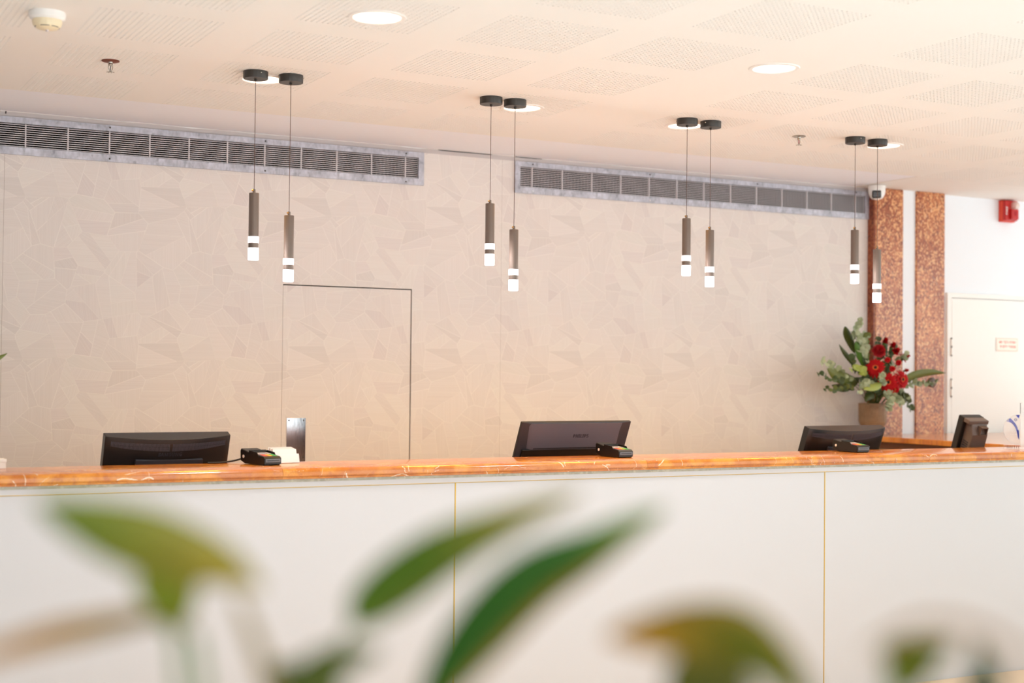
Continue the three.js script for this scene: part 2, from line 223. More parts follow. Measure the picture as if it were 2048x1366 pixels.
// ------------------------------------------------------------------ perforated ceiling
{
  const PS = 0.4466, N = 22, pitch = PS / N, HR = 0.0047, DEPTH = 0.009;
  const cols = [-0.854, -0.228, 0.4, 1.025, 1.652, 2.278, 2.905, 3.83, 4.4445, 5.059, 5.6735, 6.283, 6.897, 7.511].map((x) => x - 0.006), rows = []; for (let j = 0; j < 7; j++) rows.push(-6.616 + 0.609 * j);
  const shape = rectShape(X0, X1, 6.625, -Z1 - 0.001); // drawn in (x, -z)
  for (const x of cols) for (const z of rows) { const a = -z, b = -(z + PS); shape.holes.push(new THREE.Path([[x, a], [x + PS, a], [x + PS, b], [x, b]].map((p) => new THREE.Vector2(...p)))); }
  const g = T(new THREE.ExtrudeGeometry(shape, { depth: 0.012, bevelEnabled: false }), 0, H, 0, -Math.PI / 2, 0, 0);
  const ceil = structure('ceiling', g, M.ceiling);
  const pos = [], ring = [[1, 0], [1, 1], [0, 1], [-1, 1], [-1, 0], [-1, -1], [0, -1], [1, -1]];
  for (let j = 0; j < N; j++) for (let i = 0; i < N; i++) {
    const cx = (i + 0.5) * pitch, cz = (j + 0.5) * pitch;
    for (let k = 0; k < 8; k++) {
      const o = (q) => [cx + ring[q % 8][0] * pitch / 2, 0, cz + ring[q % 8][1] * pitch / 2], h = (q, y = 0) => [cx + HR * Math.cos(q * Math.PI / 4), y, cz + HR * Math.sin(q * Math.PI / 4)];
      pos.push(...o(k), ...o(k + 1), ...h(k), ...h(k), ...o(k + 1), ...h(k + 1));
      pos.push(...h(k), ...h(k + 1), ...h(k, DEPTH), ...h(k, DEPTH), ...h(k + 1), ...h(k + 1, DEPTH));
    }
  }
  const pg = new THREE.BufferGeometry(); pg.setAttribute('position', new THREE.Float32BufferAttribute(pos, 3)); pg.computeVertexNormals();
  const bg = new THREE.BoxGeometry(PS, 0.002, PS).translate(PS / 2, DEPTH + 0.001, PS / 2);
  for (const x of cols) for (const z of rows) { const p = mesh('perforated_panel', pg, M.ceiling, ceil); p.position.set(x, H, z); const b = mesh('backing_fleece', bg, M.backing, p); }
}
structure('trim_7', box(X0, 6.29, H + 0.003, H + 0.014, ZW, -6.62), M.border);                 // smooth white board between the perforated field and the wall
structure('trim_8', box(6.29, X1, H, H + 0.012, ZW, -6.625), M.ceiling);

// ------------------------------------------------------------------ air grilles
function grille(x0, x1, label, group) {
  const [a, b] = [x0 - 0.032, x1 + 0.032], y0 = 2.495, y1 = 2.675, f = 0.013;
  const t = thing('air_grille', label, 'grille', [0, 0, ZW], 0, group);
  const fr = mesh('frame', [[a, b, GY[1], y1], [a, b, y0, GY[0]], [a, x0, GY[0], GY[1]], [x1, b, GY[0], GY[1]]].map((q) => worldUV(box(q[0], q[1], q[2], q[3], 0, f))), M.galv, t);
  const n = 11, pitch = (GY[1] - GY[0]) / n;
  for (let i = 0; i < n; i++) { const y = GY[0] + pitch * (i + 0.5); mesh('slat', T(new THREE.BoxGeometry(x1 - x0, 0.0034, 0.006), (x0 + x1) / 2, y, 0.0, 0, 0, 0), M.slat, t); }
  const divs = []; for (let x = x1 - 0.0745; x > x0 + 0.02; x -= 0.1983) divs.push(x);
  divs.forEach((x, i) => mesh('divider', box(x - 0.003, x + 0.003, GY[0], GY[1], -0.006, 0.005), M.slat, t));
  divs.forEach((x, i) => { if (i % 4 === 0 || i === divs.length - 1) for (const y of [y1 - 0.012, y0 + 0.014]) mesh('screw', T(new THREE.SphereGeometry(0.0046, 10, 6), x, y, f), label.includes('long') || y > 2.6 ? M.screw : M.screwWhite, fr); });
  const vs = []; for (let x = x0 + 0.01; x < x1; x += 0.022) vs.push(box(x, x + 0.001, GY[0], GY[1], -0.07, -0.04)); mesh('rear_vanes', vs, M.vane, t);
  mesh('duct_box', [box(x0 - 0.02, x1 + 0.02, GY[0] - 0.02, GY[1] + 0.02, -0.262, -0.252), box(x0, x1, GY[0], GY[0] + 0.001, -0.25, -0.006), box(x0, x1, GY[1] - 0.001, GY[1], -0.25, -0.006), box(x0, x0 + 0.001, GY[0], GY[1], -0.25, -0.006), box(x1 - 0.001, x1, GY[0], GY[1], -0.25, -0.006)], M.void, t);
}
grille(...G1, 'long galvanised air grille with fine horizontal slats over the papered door', 'ceiling level air grilles');
grille(...G2, 'galvanised air grille right of the wall gap, ending at the marble pilaster', 'ceiling level air grilles');

// ------------------------------------------------------------------ ceiling fittings
const LOBBY_FILL = []; for (let i = 0; i < 5; i++) for (let j = 0; j < 5; j++) if (!(i > 3 && j < 1)) LOBBY_FILL.push([-3.4 + i * 2.2, -2.4 + j * 1.7, 'added unseen fill downlight of the lobby ceiling over ' + ['the far left', 'the left', 'the middle', 'the right', 'the far right'][i] + ', ' + ['nearest the counter', 'just before the camera', 'beside the camera', 'behind the camera', 'farthest behind the camera'][j]]);  // unseen lamps added so the floor bounce brightens ceiling and walls
const DL = [[1.894, -4.608, 'recessed round downlight alone near the top edge, left of centre'], [3.584, -4.577, 'recessed round downlight alone on plain ceiling between perforated squares at right'],
  [1.885, -5.835, 'recessed round downlight behind the leftmost pair of pendant canopies'], [3.13, -5.85, 'recessed round downlight behind the second pair of pendant canopies'], [4.045, -5.86, 'recessed round downlight behind the third pair of pendant canopies'], [5.29, -5.825, 'recessed round downlight behind the rightmost pair of pendant canopies'],
  ...LOBBY_FILL];
for (const [x, z, label] of DL) {
  const t = thing('downlight', label, 'downlight', [x, H, z], 0, 'recessed ceiling downlights');
  mesh('rim', lathe([[0.083, 0.004], [0.083, -0.002], [0.086, -0.005], [0.099, -0.004], [0.102, 0.0], [0.102, 0.002]], 48), M.rim, t);
  mesh('lamp_lens', T(new THREE.CircleGeometry(0.0835, 48), 0, -0.001, 0, Math.PI / 2, 0, 0), M.lampGlow, t);
  const lobby = z > -5, l = new THREE.SpotLight(lobby ? NEUTRAL : WARM, z > -4 ? LOBBY_FILL_LIGHT : lobby ? 7 : COUNTER_LIGHT, 0, R(lobby ? 56 : 64), lobby ? 0.6 : 0.9, 2); l.name = 'downlight_glow';
  l.position.set(x, H - 0.01, z); l.target.position.set(x, 0, z); l.castShadow = true; l.shadow.radius = 8; scene.add(l, l.target);
}
const PEND = [[1.812, 2.201], [1.963, 2.118], [2.895, 2.227], [3.016, 2.118], [3.949, 2.223], [4.086, 2.175], [4.99, 2.225], [5.139, 2.133]];
const PLAB = ['leftmost pendant, the higher one of the leftmost pair', 'lower pendant of the leftmost pair, hanging above the papered door corner', 'higher pendant of the second pair from the left', 'right and lower pendant of the second pair from the left', 'left and higher pendant of the third pair from the left', 'right and slightly lower pendant of the third pair', 'higher pendant of the rightmost pair, in front of the wallpaper end', 'lowest hanging pendant of the rightmost pair, in front of the marble pilaster'];
PEND.forEach(([x, y], i) => {
  const t = thing('pendant_lamp', PLAB[i], 'pendant lamp', [x, H, -5.705], 0, 'slim tube pendants over the counter'), d = y - H;
  const c = mesh('canopy', lathe([[0, 0], [0.0505, 0], [0.0505, -0.029], [0.0495, -0.031], [0.0, -0.031]], 48), M.canopy, t);
  mesh('screw', T(new THREE.SphereGeometry(0.0035, 8, 6), 0.0505 * Math.sin(0.15 + i), -0.011, 0.0505 * Math.cos(0.15 + i)), M.chrome, c);
  mesh('cord_grip', lathe([[0, -0.031], [0.006, -0.031], [0.006, -0.037], [0.0022, -0.041], [0, -0.041]], 16), M.canopy, c);
  mesh('cord', T(cyl(0.0013, 0.0013, -d - 0.055, 8), 0, (-0.041 + d + 0.014) / 2, 0), M.cord, t);
  const k = mesh('connector', T(cyl(0.0055, 0.0062, 0.016, 16), 0, d + 0.008, 0), M.bronze, t);
  mesh('set_screw', T(cyl(0.003, 0.003, 0.007, 10), -0.007, d + 0.0105, 0.002, 0, 0, Math.PI / 2), M.brass, k);
  mesh('tube', lathe([[0, d], [0.0195, d], [0.0203, d - 0.0012], [0.0203, d - 0.178], [0, d - 0.178]], 40), M.bronze, t);
  mesh('light_ring', lathe([[0.01, d - 0.178], [0.0218, d - 0.1782], [0.0222, d - 0.18], [0.0222, d - 0.2026], [0.0218, d - 0.2046], [0.01, d - 0.2048]], 40), M.acrylicGlow, t);
  mesh('band', T(cyl(0.0203, 0.0203, 0.02, 40), 0, d - 0.2145, 0), M.bronze, t);
  mesh('light_tip', lathe([[0.0, d - 0.2244], [0.0216, d - 0.2246], [0.0222, d - 0.2265], [0.0222, d - 0.272], [0.0205, d - 0.2748], [0, d - 0.275]], 40), M.acrylicGlow, t);
  const l = new THREE.PointLight(new THREE.Color().setRGB(1, 0.95, 0.95), PENDANT_LIGHT); l.name = 'pendant_glow'; l.position.set(x, H + d - 0.25, -5.705); l.castShadow = true; scene.add(l);
});
{ // smoke detector, sprinklers, camera, alarm
  const t = thing('smoke_detector', 'white ceiling smoke detector with an ivory slotted head', 'smoke detector', [0.884, H, -5.124]);
  mesh('base', lathe([[0, 0], [0.061, 0], [0.062, -0.006], [0.060, -0.02], [0.052, -0.027], [0, -0.027]], 48), M.plasticWhite, t);
  const hd = mesh('head', lathe([[0, -0.026], [0.049, -0.026], [0.05, -0.034], [0.046, -0.046], [0.04, -0.052], [0.034, -0.056], [0, -0.061]], 48), M.ivory, t);
  for (const [a, w] of [[-0.62, 0.62], [0.02, 0.1], [0.32, 0.75], [1.3, 0.8], [2.3, 0.8], [3.3, 0.8], [4.3, 0.8]]) mesh('slot', T(new THREE.CylinderGeometry(0.0432, 0.0405, 0.006, 16, 1, false, a - 0.12, w), 0, -0.0496, 0), M.screw, hd);
  mesh('indicator', T(new THREE.SphereGeometry(0.006, 12, 8), 0, -0.06, 0), M.slat, hd);
  const spr = (x, z, plate, label, bulb) => {
    const s = thing('fire_sprinkler', label, 'sprinkler', [x, H, z], 0.3, 'pendent fire sprinklers');
    mesh('escutcheon', lathe([[0, 0], [0.034, 0], [0.035, -0.003], [0.03, -0.005], [0.01, -0.006], [0, -0.006]], 32), plate, s);
    mesh('body', lathe([[0, -0.005], [0.009, -0.005], [0.0075, -0.012], [0.0095, -0.016], [0.0065, -0.02], [0, -0.02]], 20), M.chrome, s);
    for (const q of [-1, 1]) mesh('frame_arm', tube([[q * 0.006, -0.018, 0], [q * 0.0095, -0.027, 0], [q * 0.006, -0.038, 0], [0, -0.043, 0]], 0.0017, 12), M.chrome, s);
    mesh('bulb', T(cyl(0.002, 0.002, 0.018, 10), 0, -0.03, 0), bulb, s);
    const df = mesh('deflector', [T(cyl(0.006, 0.006, 0.002, 16), 0, -0.0445, 0), ...Array.from({ length: 8 }, (_, k) => T(new THREE.BoxGeometry(0.011, 0.0012, 0.004), 0.0105 * Math.cos(k * Math.PI / 4), -0.0455, 0.0105 * Math.sin(k * Math.PI / 4), 0, -k * Math.PI / 4, -0.2))], M.chrome, s);
  };
  spr(1.245, -5.796, M.rust, 'fire sprinkler with a rusty brown ceiling plate at left', M.grey);
  spr(4.716, -5.817, M.chrome, 'fire sprinkler with a clean chrome ceiling plate at right', M.red);
  const c = thing('security_camera', 'white turret security camera on the ceiling before the marble pilaster', 'camera', [6.355, H - 0.004, -7.06], -0.75);
  mesh('mount', lathe([[0, 0], [0.056, 0], [0.057, -0.012], [0.054, -0.016], [0, -0.016]], 40), M.plasticWhite, c);
  mesh('shell', lathe([[0.054, -0.014], [0.0545, -0.03], [0.051, -0.052], [0.043, -0.072], [0.03, -0.084], [0, -0.088]], 40), M.plasticWhite, c);
  const eyeb = mesh('eyeball', T(new THREE.SphereGeometry(0.041, 32, 20), 0, -0.052, 0.018), M.plasticWhite, c);
  mesh('lens_window', T(new RoundedBoxGeometry(0.058, 0.05, 0.02, 4, 0.009), 0, -0.06, 0.049, 0.25, 0, 0), M.lens, eyeb);
  const a = thing('alarm_sounder', 'red wall alarm sounder with a clear strobe dome, high on the white wall', 'alarm', [7.634, 2.622, ZW]); a.scale.set(0.69, 1, 0.82);
  mesh('backplate', rbox(-0.09, 0.09, -0.075, 0.075, 0, 0.045, 0.008, 3), M.redBase, a);
  const fc = mesh('front_cover', rbox(-0.083, 0.083, -0.068, 0.07, 0.04, 0.075, 0.008, 3), M.red, a);
  mesh('horn', rbox(-0.028, 0.07, -0.06, 0.01, 0.07, 0.098, 0.006, 3), M.red, fc);
  mesh('horn_grille', T(cyl(0.017, 0.017, 0.004, 24), 0.022, -0.02, 0.098, Math.PI / 2, 0, 0), M.petalDeep, fc);
  mesh('strobe', T(new RoundedBoxGeometry(0.075, 0.052, 0.06, 5, 0.022), 0.025, 0.034, 0.092), M.strobe, a);
  mesh('lettering', T(text('FIRE', 0.02, 0.0008), -0.058, -0.0, 0.0755, 0, 0, Math.PI / 2), M.plasticWhite, fc);
}

{
  const b = thing('wall_knob', 'round dark knob on the right pilaster behind the long leaf', 'knob', [6.907, 1.441, ZW + 0.06]);
  mesh('base', T(lathe([[0, 0], [0.033, 0], [0.034, 0.006], [0.03, 0.014], [0.018, 0.02], [0, 0.022]], 32), 0, 0, 0, Math.PI / 2, 0, 0), M.posShell, b); mesh('cap', T(new THREE.SphereGeometry(0.009, 16, 10), 0, 0, 0.021), M.chrome, b);
}
// ------------------------------------------------------------------ cream fire cupboard door with its sign
{
  const d = new THREE.Group(); d.name = 'door_2'; d.userData.kind = 'structure'; scene.add(d);
  const y1 = 2.012, x0 = 7.085, xa = 7.122, x1 = 8.25, fz = ZW + 0.022;
  mesh('frame', [box(x0, xa, 0, y1 + 0.03, ZW, fz), box(xa, x1, y1, y1 + 0.03, ZW, fz), box(x1, x1 + 0.04, 0, y1 + 0.03, ZW, fz)], M.cream, d);
  mesh('leaf', rbox(xa + 0.004, x1 - 0.004, 0.006, y1 - 0.004, ZW, fz - 0.002, 0.003), M.cream, d);
  for (const y of [1.68, 1.405, 0.45]) { const h = mesh('hinge', [T(cyl(0.007, 0.007, 0.045, 14), 7.118, y + 0.03, fz + 0.004), T(cyl(0.007, 0.007, 0.045, 14), 7.118, y - 0.03, fz + 0.004)], M.cream, d); mesh('hinge_pin', T(cyl(0.0045, 0.0045, 0.125, 12), 7.118, y, fz + 0.004), M.screw, h); }
  // Hebrew lettering, drawn letter by letter in strokes on a 10 x 12 grid
  const HE = { 'ע': [[[1, 0], [3, 7], [0, 11]], [[8, 0], [7, 6], [3, 9.5]]], 'מ': [[[0, 0], [2, 4], [0, 11]], [[2, 4], [5, 0], [8, 2], [8, 11], [4, 11]]], 'ד': [[[0, 0], [9, 0]], [[7, 0], [7, 11]]], 'ת': [[[0, 0], [8, 0], [8, 11]], [[3, 0], [3, 9], [0, 11]]], 'כ': [[[1, 0], [6, 0], [8, 3], [8, 8], [6, 11], [1, 11]]], 'י': [[[1, 0], [4, 0], [4, 5]]], 'ב': [[[1, 0], [7, 0], [7, 11]], [[0, 11], [9, 11]]], 'ו': [[[1, 0], [4, 0], [4, 11]]], 'א': [[[0, 0], [9, 11]], [[8, 0], [6, 6]], [[2, 4], [0, 11]]], 'ש': [[[0, 0], [1, 11], [6, 11], [9, 5], [9, 0]], [[4.5, 0], [4.5, 6], [1, 7]]], 'ח': [[[0, 11], [0, 0], [8, 0], [8, 11]]], 'ר': [[[0, 0], [6, 0], [8, 2], [8, 11]]], 'ל': [[[1, -4], [1, 0], [8, 0], [8, 5], [3, 11]]], 'ז': [[[1, 0], [6, 0]], [[3.5, 0], [3, 11]]] };
  const W = { 'י': 6, 'ו': 6, 'ז': 7, ' ': 6 };
  const signTex = canvasTex(512, 256, (g, w, h) => {
    g.fillStyle = '#fdf6ea'; g.fillRect(0, 0, w, h); g.strokeStyle = '#f3b49a'; g.lineWidth = 8; g.strokeRect(10, 10, w - 20, h - 20); g.strokeStyle = '#d8583f'; g.lineWidth = 9; g.lineCap = g.lineJoin = 'round';
    const line = (s, y, k) => { let x = w - 42; for (const ch of s) { const ww = (W[ch] ?? 11.5) * k; x -= ww; for (const st of HE[ch] ?? []) { g.beginPath(); st.forEach((p, i) => (i ? g.lineTo(x + p[0] * k, y + p[1] * k) : g.moveTo(x + p[0] * k, y + p[1] * k))); g.stroke(); } } };
    line('עמדת כיבוי אש', 62, 3.3); line('מאחורי דלת זו', 150, 3.3);
  });
  const sg = thing('door_sign', 'small cream sign with two lines of red lettering on the cream door', 'sign', [7.634, 1.704, fz - 0.0015]);
  mesh('plate', rbox(-0.104, 0.104, -0.047, 0.047, 0, 0.003, 0.001), M.paper, sg);
  mesh('print', T(new THREE.PlaneGeometry(0.2, 0.09), 0, 0, 0.0034), S({ map: signTex, roughness: 0.5 }), sg);
}

// ------------------------------------------------------------------ the reception counter
{
  const ZF = -5.273, xa = -1.6, xb = 8.3;
  const t = thing('reception_counter', 'long white-panelled reception counter with thin gold joints', 'counter');
  mesh('carcass', [box(xa, xb, 0, 1.04, -5.6, ZF - 0.012)], M.carcassGrey, t);
  mesh('top_rail', rbox(xa, xb, 1.0315, 1.0515, ZF - 0.02, ZF, 0.001), M.panel, t);
  mesh('stone_strip', worldUV(box(xa, xb, 1.0515, 1.0625, ZF - 0.02, ZF + 0.002)), M.strip, t);
  mesh('gold_line', box(xa, xb, 1.0295, 1.0315, ZF - 0.02, ZF - 0.0006), M.gold, t);
  const joints = [-1.282, 0.625, 2.532, 4.439, 6.346]; let prev = xa;
  for (const x of [...joints, xb]) { mesh('front_panel', rbox(prev + 0.0025, x - 0.0025, 0.0, 1.029, ZF - 0.02, ZF, 0.001), M.panel, t); if (x !== xb) mesh('gold_joint', box(x - 0.0023, x + 0.0023, 0, 1.029, ZF - 0.02, ZF + 0.0008), M.gold, t); prev = x; }
  mesh('work_surface', box(xa, 6.1, 0.73, 0.76, -6.12, -5.6), M.desk, t); mesh('desk_support', [box(xa, xa + 0.03, 0, 0.73, -6.1, -5.6), box(2.4, 2.43, 0, 0.73, -6.1, -5.6), box(6.07, 6.1, 0, 0.73, -6.1, -5.6)], M.desk, t);
  const c = thing('marble_countertop', 'polished orange marble countertop with white veins along the front counter', 'countertop');
  const zb = -5.64, zn = -5.245, prof = [[zb, 1.0625], [zn - 0.016, 1.0625], [zn - 0.009, 1.0632], [zn - 0.0055, 1.066], [zn - 0.0045, 1.0705], [zn - 0.0062, 1.0722], [zn - 0.0062, 1.0738], [zn - 0.001, 1.0755], [zn, 1.08]];
  for (let k = 0; k <= 6; k++) { const a = (k / 6) * Math.PI / 2; prof.push([zn - 0.021 + 0.021 * Math.cos(a), 1.084 + 0.021 * Math.sin(a)]); }
  prof.push([zb + 0.004, 1.105], [zb, 1.101]);
  const xs = [xa - 0.02, 0.16, 1.795, 3.437, 5.066, 6.7, xb]; for (let i = 0; i < xs.length - 1; i++) { const g = sweepX(prof, xs[i] + 0.0006, xs[i + 1] - 0.0006); const u = g.attributes.uv; for (let k = 0; k < u.count; k++) { u.setX(k, u.getX(k) + i * 0.37); u.setY(k, u.getY(k) + i * 0.13); } mesh('marble_slab', g, M.marble, c); }
  const r = thing('return_counter', 'side counter between the front counter and the pilasters, tan below', 'counter');
  mesh('cabinet', box(6.26, xb, 0, 1.03, -7.135, -5.66), M.carcass, r);
  mesh('apron', box(6.235, xb, 1.03, 1.072, -7.135, -5.655), M.apron, r);
  for (const z of [-6.62, -6.12]) mesh('cabinet_door', rbox(6.242, 6.26, 0.1, 1.02, z - 0.245, z + 0.245, 0.002), M.carcass, r);
  const rc = thing('marble_countertop', 'orange marble top of the side counter under the vase', 'countertop');
  mesh('marble_slab', (() => { const g = T(new RoundedBoxGeometry(xb - 6.2, 0.033, 1.49, 3, 0.006), (6.2 + xb) / 2, 1.0885, -6.39); return worldUV(g, 'zx'); })(), M.marble, rc);
}

// ------------------------------------------------------------------ monitors behind the counter
function tilted(g, deg, py) { return T(T(g, 0, -py, 0), 0, py, 0, R(deg), 0, 0); }   // leans the top towards the lobby (+z)
function standFor(t, y, mat) { mesh('stand_base', rbox(-0.12, 0.12, 0, 0.012, -0.1, 0.08, 0.004), mat, t); mesh('stand_neck', rbox(-0.03, 0.03, 0.008, y, -0.022, 0.012, 0.006), mat, t); }
function bulgedMonitor(x, z, yaw, w, top, label, vents = 46) {      // its back is one shallow curve with a double row of vent slots
  const t = thing('computer_monitor', label, 'monitor', [x, 0.76, z], yaw, 'flat monitors behind the counter'), h = 0.31, tilt = 20, hh = top - 0.76, py = hh - Math.cos(R(tilt)) * h * 0.5, up = (g) => tilted(g, tilt, py), y0 = py - h / 2, y1 = py + h / 2;
  standFor(t, py, M.black);
  const bulge = 0.042, arc = (xx) => 0.014 + bulge * (1 - (2 * xx / w) ** 2), s = new THREE.Shape(); s.moveTo(-w / 2, -0.022); s.lineTo(w / 2, -0.022); s.lineTo(w / 2, 0.012); for (let k = 0; k <= 24; k++) { const xx = w / 2 - 0.004 - (w - 0.008) * k / 24; s.lineTo(xx, arc(xx)); } s.lineTo(-w / 2, 0.012); s.closePath();
  const shell = toCreasedNormals(T(new THREE.ExtrudeGeometry(s, { depth: h, bevelEnabled: true, bevelSize: 0.002, bevelThickness: 0.003, bevelSegments: 2 }), 0, y1, 0, Math.PI / 2, 0, 0), 0.5);
  const sh = mesh('back_shell', up(shell), M.blackGloss, t);
  mesh('screen', up(box(-w / 2 + 0.018, w / 2 - 0.018, y0 + 0.02, y1 - 0.02, -0.0265, -0.0225)), M.screen, t);
  const fins = [], n = vents * 2; for (let k = 0; k < n; k++) { const xx = -w / 2 + 0.022 + (w - 0.044) * k / (n - 1); if (Math.abs(xx) < 0.006) continue; const e = 1 - (2 * xx / w) ** 2; for (const [a, hh2] of [[0.016, 0.0125], [0.0305, 0.003 + 0.013 * e]]) fins.push(box(xx - 0.0013, xx + 0.0013, y1 - a - hh2, y1 - a, arc(xx), arc(xx) + 0.0042)); }
  const vg = mesh('vent_fins', up(mergeGeometries(fins)), M.finGrey, sh); vg.userData.kind = 'stuff';
  mesh('logo', up(T(text('SAMSUNG', 0.0145, 0.003), 0, y1 - 0.068, arc(0) - 0.0005)), M.logo, sh);
  mesh('rear_recess', up(rbox(-w * 0.27, w * 0.27, y1 - 0.20, y1 - 0.083, arc(w * 0.27) - 0.004, arc(0) + 0.003, 0.002)), M.charcoal, sh);
}
bulgedMonitor(1.493, -5.832, R(1), 0.503, 1.213, 'black monitor with a curved vented back, left of the door push plate');
bulgedMonitor(4.968, -5.795, R(4), 0.532, 1.214, 'black monitor with a curved vented back, in front of the flower vase');
{ // the wide one with a flat plateau back
  const w = 0.598, h = 0.36, tilt = 24, top = 1.255, hh = top - 0.76, py = hh - Math.cos(R(tilt)) * h / 2;
  const t = thing('computer_monitor', 'wide charcoal monitor with a flat sloping back in the middle of the counter', 'monitor', [3.362, 0.76, -5.795], R(3), 'flat monitors behind the counter'), up = (g) => tilted(g, tilt, py), y0 = py - h / 2, y1 = py + h / 2;
  standFor(t, py, M.black);
  const fr = (a, b, c, d) => { const pos = [], q = (A, B, C, D) => pos.push(...A, ...B, ...C, ...A, ...C, ...D), o = [[-w / 2, y0, a], [w / 2, y0, a], [w / 2, y1, a], [-w / 2, y1, a]], i = [[-w / 2 + b, y0 + c, d], [w / 2 - b, y0 + c, d], [w / 2 - b, y1 - 0.006, d], [-w / 2 + b, y1 - 0.006, d]]; for (let k = 0; k < 4; k++) q(o[k], o[(k + 1) % 4], i[(k + 1) % 4], i[k]); q(...i); const g = new THREE.BufferGeometry(); g.setAttribute('position', new THREE.Float32BufferAttribute(pos, 3)); g.setAttribute('uv', new THREE.Float32BufferAttribute(new Float32Array(pos.length / 3 * 2), 2)); g.computeVertexNormals(); return g; };
  mesh('bezel', up(rbox(-w / 2, w / 2, y0, y1, -0.012, 0.002, 0.002)), M.black, t);
  const b = mesh('back_shell', up(fr(0.002, 0.07, 0.21, 0.006)), M.charcoal, t);
  { const x0 = -w / 2 + 0.07, x1 = w / 2 - 0.07, q = [[x0, y1 - 0.131, 0.016], [x1, y1 - 0.131, 0.016], [x1 + 0.012, y1 - 0.005, 0.0062], [x0 - 0.012, y1 - 0.005, 0.0062]], bk = q.map((p) => [p[0] + (p[0] < 0 ? -0.02 : 0.02), p[1], 0.003]), pos = [], F = (A, B, C, D) => pos.push(...A, ...B, ...C, ...A, ...C, ...D); F(...q); for (let k = 0; k < 4; k++) F(bk[k], bk[(k + 1) % 4], q[(k + 1) % 4], q[k]);
    const g = new THREE.BufferGeometry(); g.setAttribute('position', new THREE.Float32BufferAttribute(pos, 3)); g.setAttribute('uv', new THREE.Float32BufferAttribute(new Float32Array(pos.length / 3 * 2), 2)); g.computeVertexNormals(); mesh('rear_cover', up(toCreasedNormals(mergeVertices(g), 1.0)), M.slateShell, b); }
  mesh('screen', up(box(-w / 2 + 0.012, w / 2 - 0.012, y0 + 0.02, y1 - 0.012, -0.0145, -0.0122)), M.screen, t);
  mesh('lower_cover', up(rbox(-w / 2 + 0.03, w / 2 - 0.03, y0 + 0.06, y1 - 0.133, 0.004, 0.014, 0.003)), M.black, b);
  const fins = []; for (let k = 0; k < 90; k++) fins.push(box(-0.215 + k * 0.00495, -0.215 + k * 0.00495 + 0.0026, y1 - 0.129, y1 - 0.123, 0.0135, 0.0168)); const v = mesh('vent_fins', up(mergeGeometries(fins)), M.black, b); v.userData.kind = 'stuff';
  mesh('logo', up(T(text('PHILIPS', 0.0165, 0.0015), 0.03, y1 - 0.075, 0.0112, -0.08, 0, 0)), M.logo, b);
}
{ // small thick-backed terminal at the right end
  const t = thing('customer_display', 'small thick-backed dark terminal at the right, turned away behind the counter', 'terminal', [5.86, 0.76, -5.80], R(-6)), up = (g) => tilted(g.applyMatrix4(new THREE.Matrix4().makeScale(0.74, 1, 0.82)), 21, 0.3);
  mesh('stand', [rbox(-0.09, 0.09, 0, 0.02, -0.09, 0.09, 0.005), rbox(-0.025, 0.025, 0.01, 0.3, -0.03, 0.03, 0.006)], M.posDark, t);
  mesh('bezel', up(rbox(-0.1, 0.085, 0.1, 0.515, -0.055, 0.0, 0.006)), M.posDark, t);
  const back = (() => { const s = new THREE.Shape([[0, 0.1], [0.085, 0.1], [0.085, 0.44], [0.05, 0.5], [0, 0.51]].map((p) => new THREE.Vector2(...p))); const g = new THREE.ExtrudeGeometry(s, { depth: 0.115, bevelEnabled: true, bevelSize: 0.004, bevelThickness: 0.012, bevelSegments: 2 }); return T(g, 0.06, 0, -0.004, 0, -Math.PI / 2, 0); })();
  const b = mesh('back_shell', up(back), M.posShell, t);
  mesh('top_cap', up(rbox(-0.095, 0.08, 0.492, 0.514, -0.05, 0.055, 0.005)), M.posShell, b);
  mesh('port_hood', up([box(-0.012, 0.05, 0.482, 0.488, 0.03, 0.096), box(-0.012, -0.007, 0.446, 0.485, 0.03, 0.096), box(0.045, 0.05, 0.446, 0.485, 0.03, 0.096), box(-0.012, 0.05, 0.442, 0.448, 0.03, 0.096)].reduce((a, g) => mergeGeometries([a, g]))), M.posShell, b);
  const fins = []; for (let k = 0; k < 16; k++) fins.push(box(-0.0705, -0.066, 0.2 + k * 0.0125, 0.2055 + k * 0.0125, 0.012, 0.062)); const v = mesh('vent_ribs', up(mergeGeometries(fins)), M.charcoal, b); v.userData.kind = 'stuff';
}

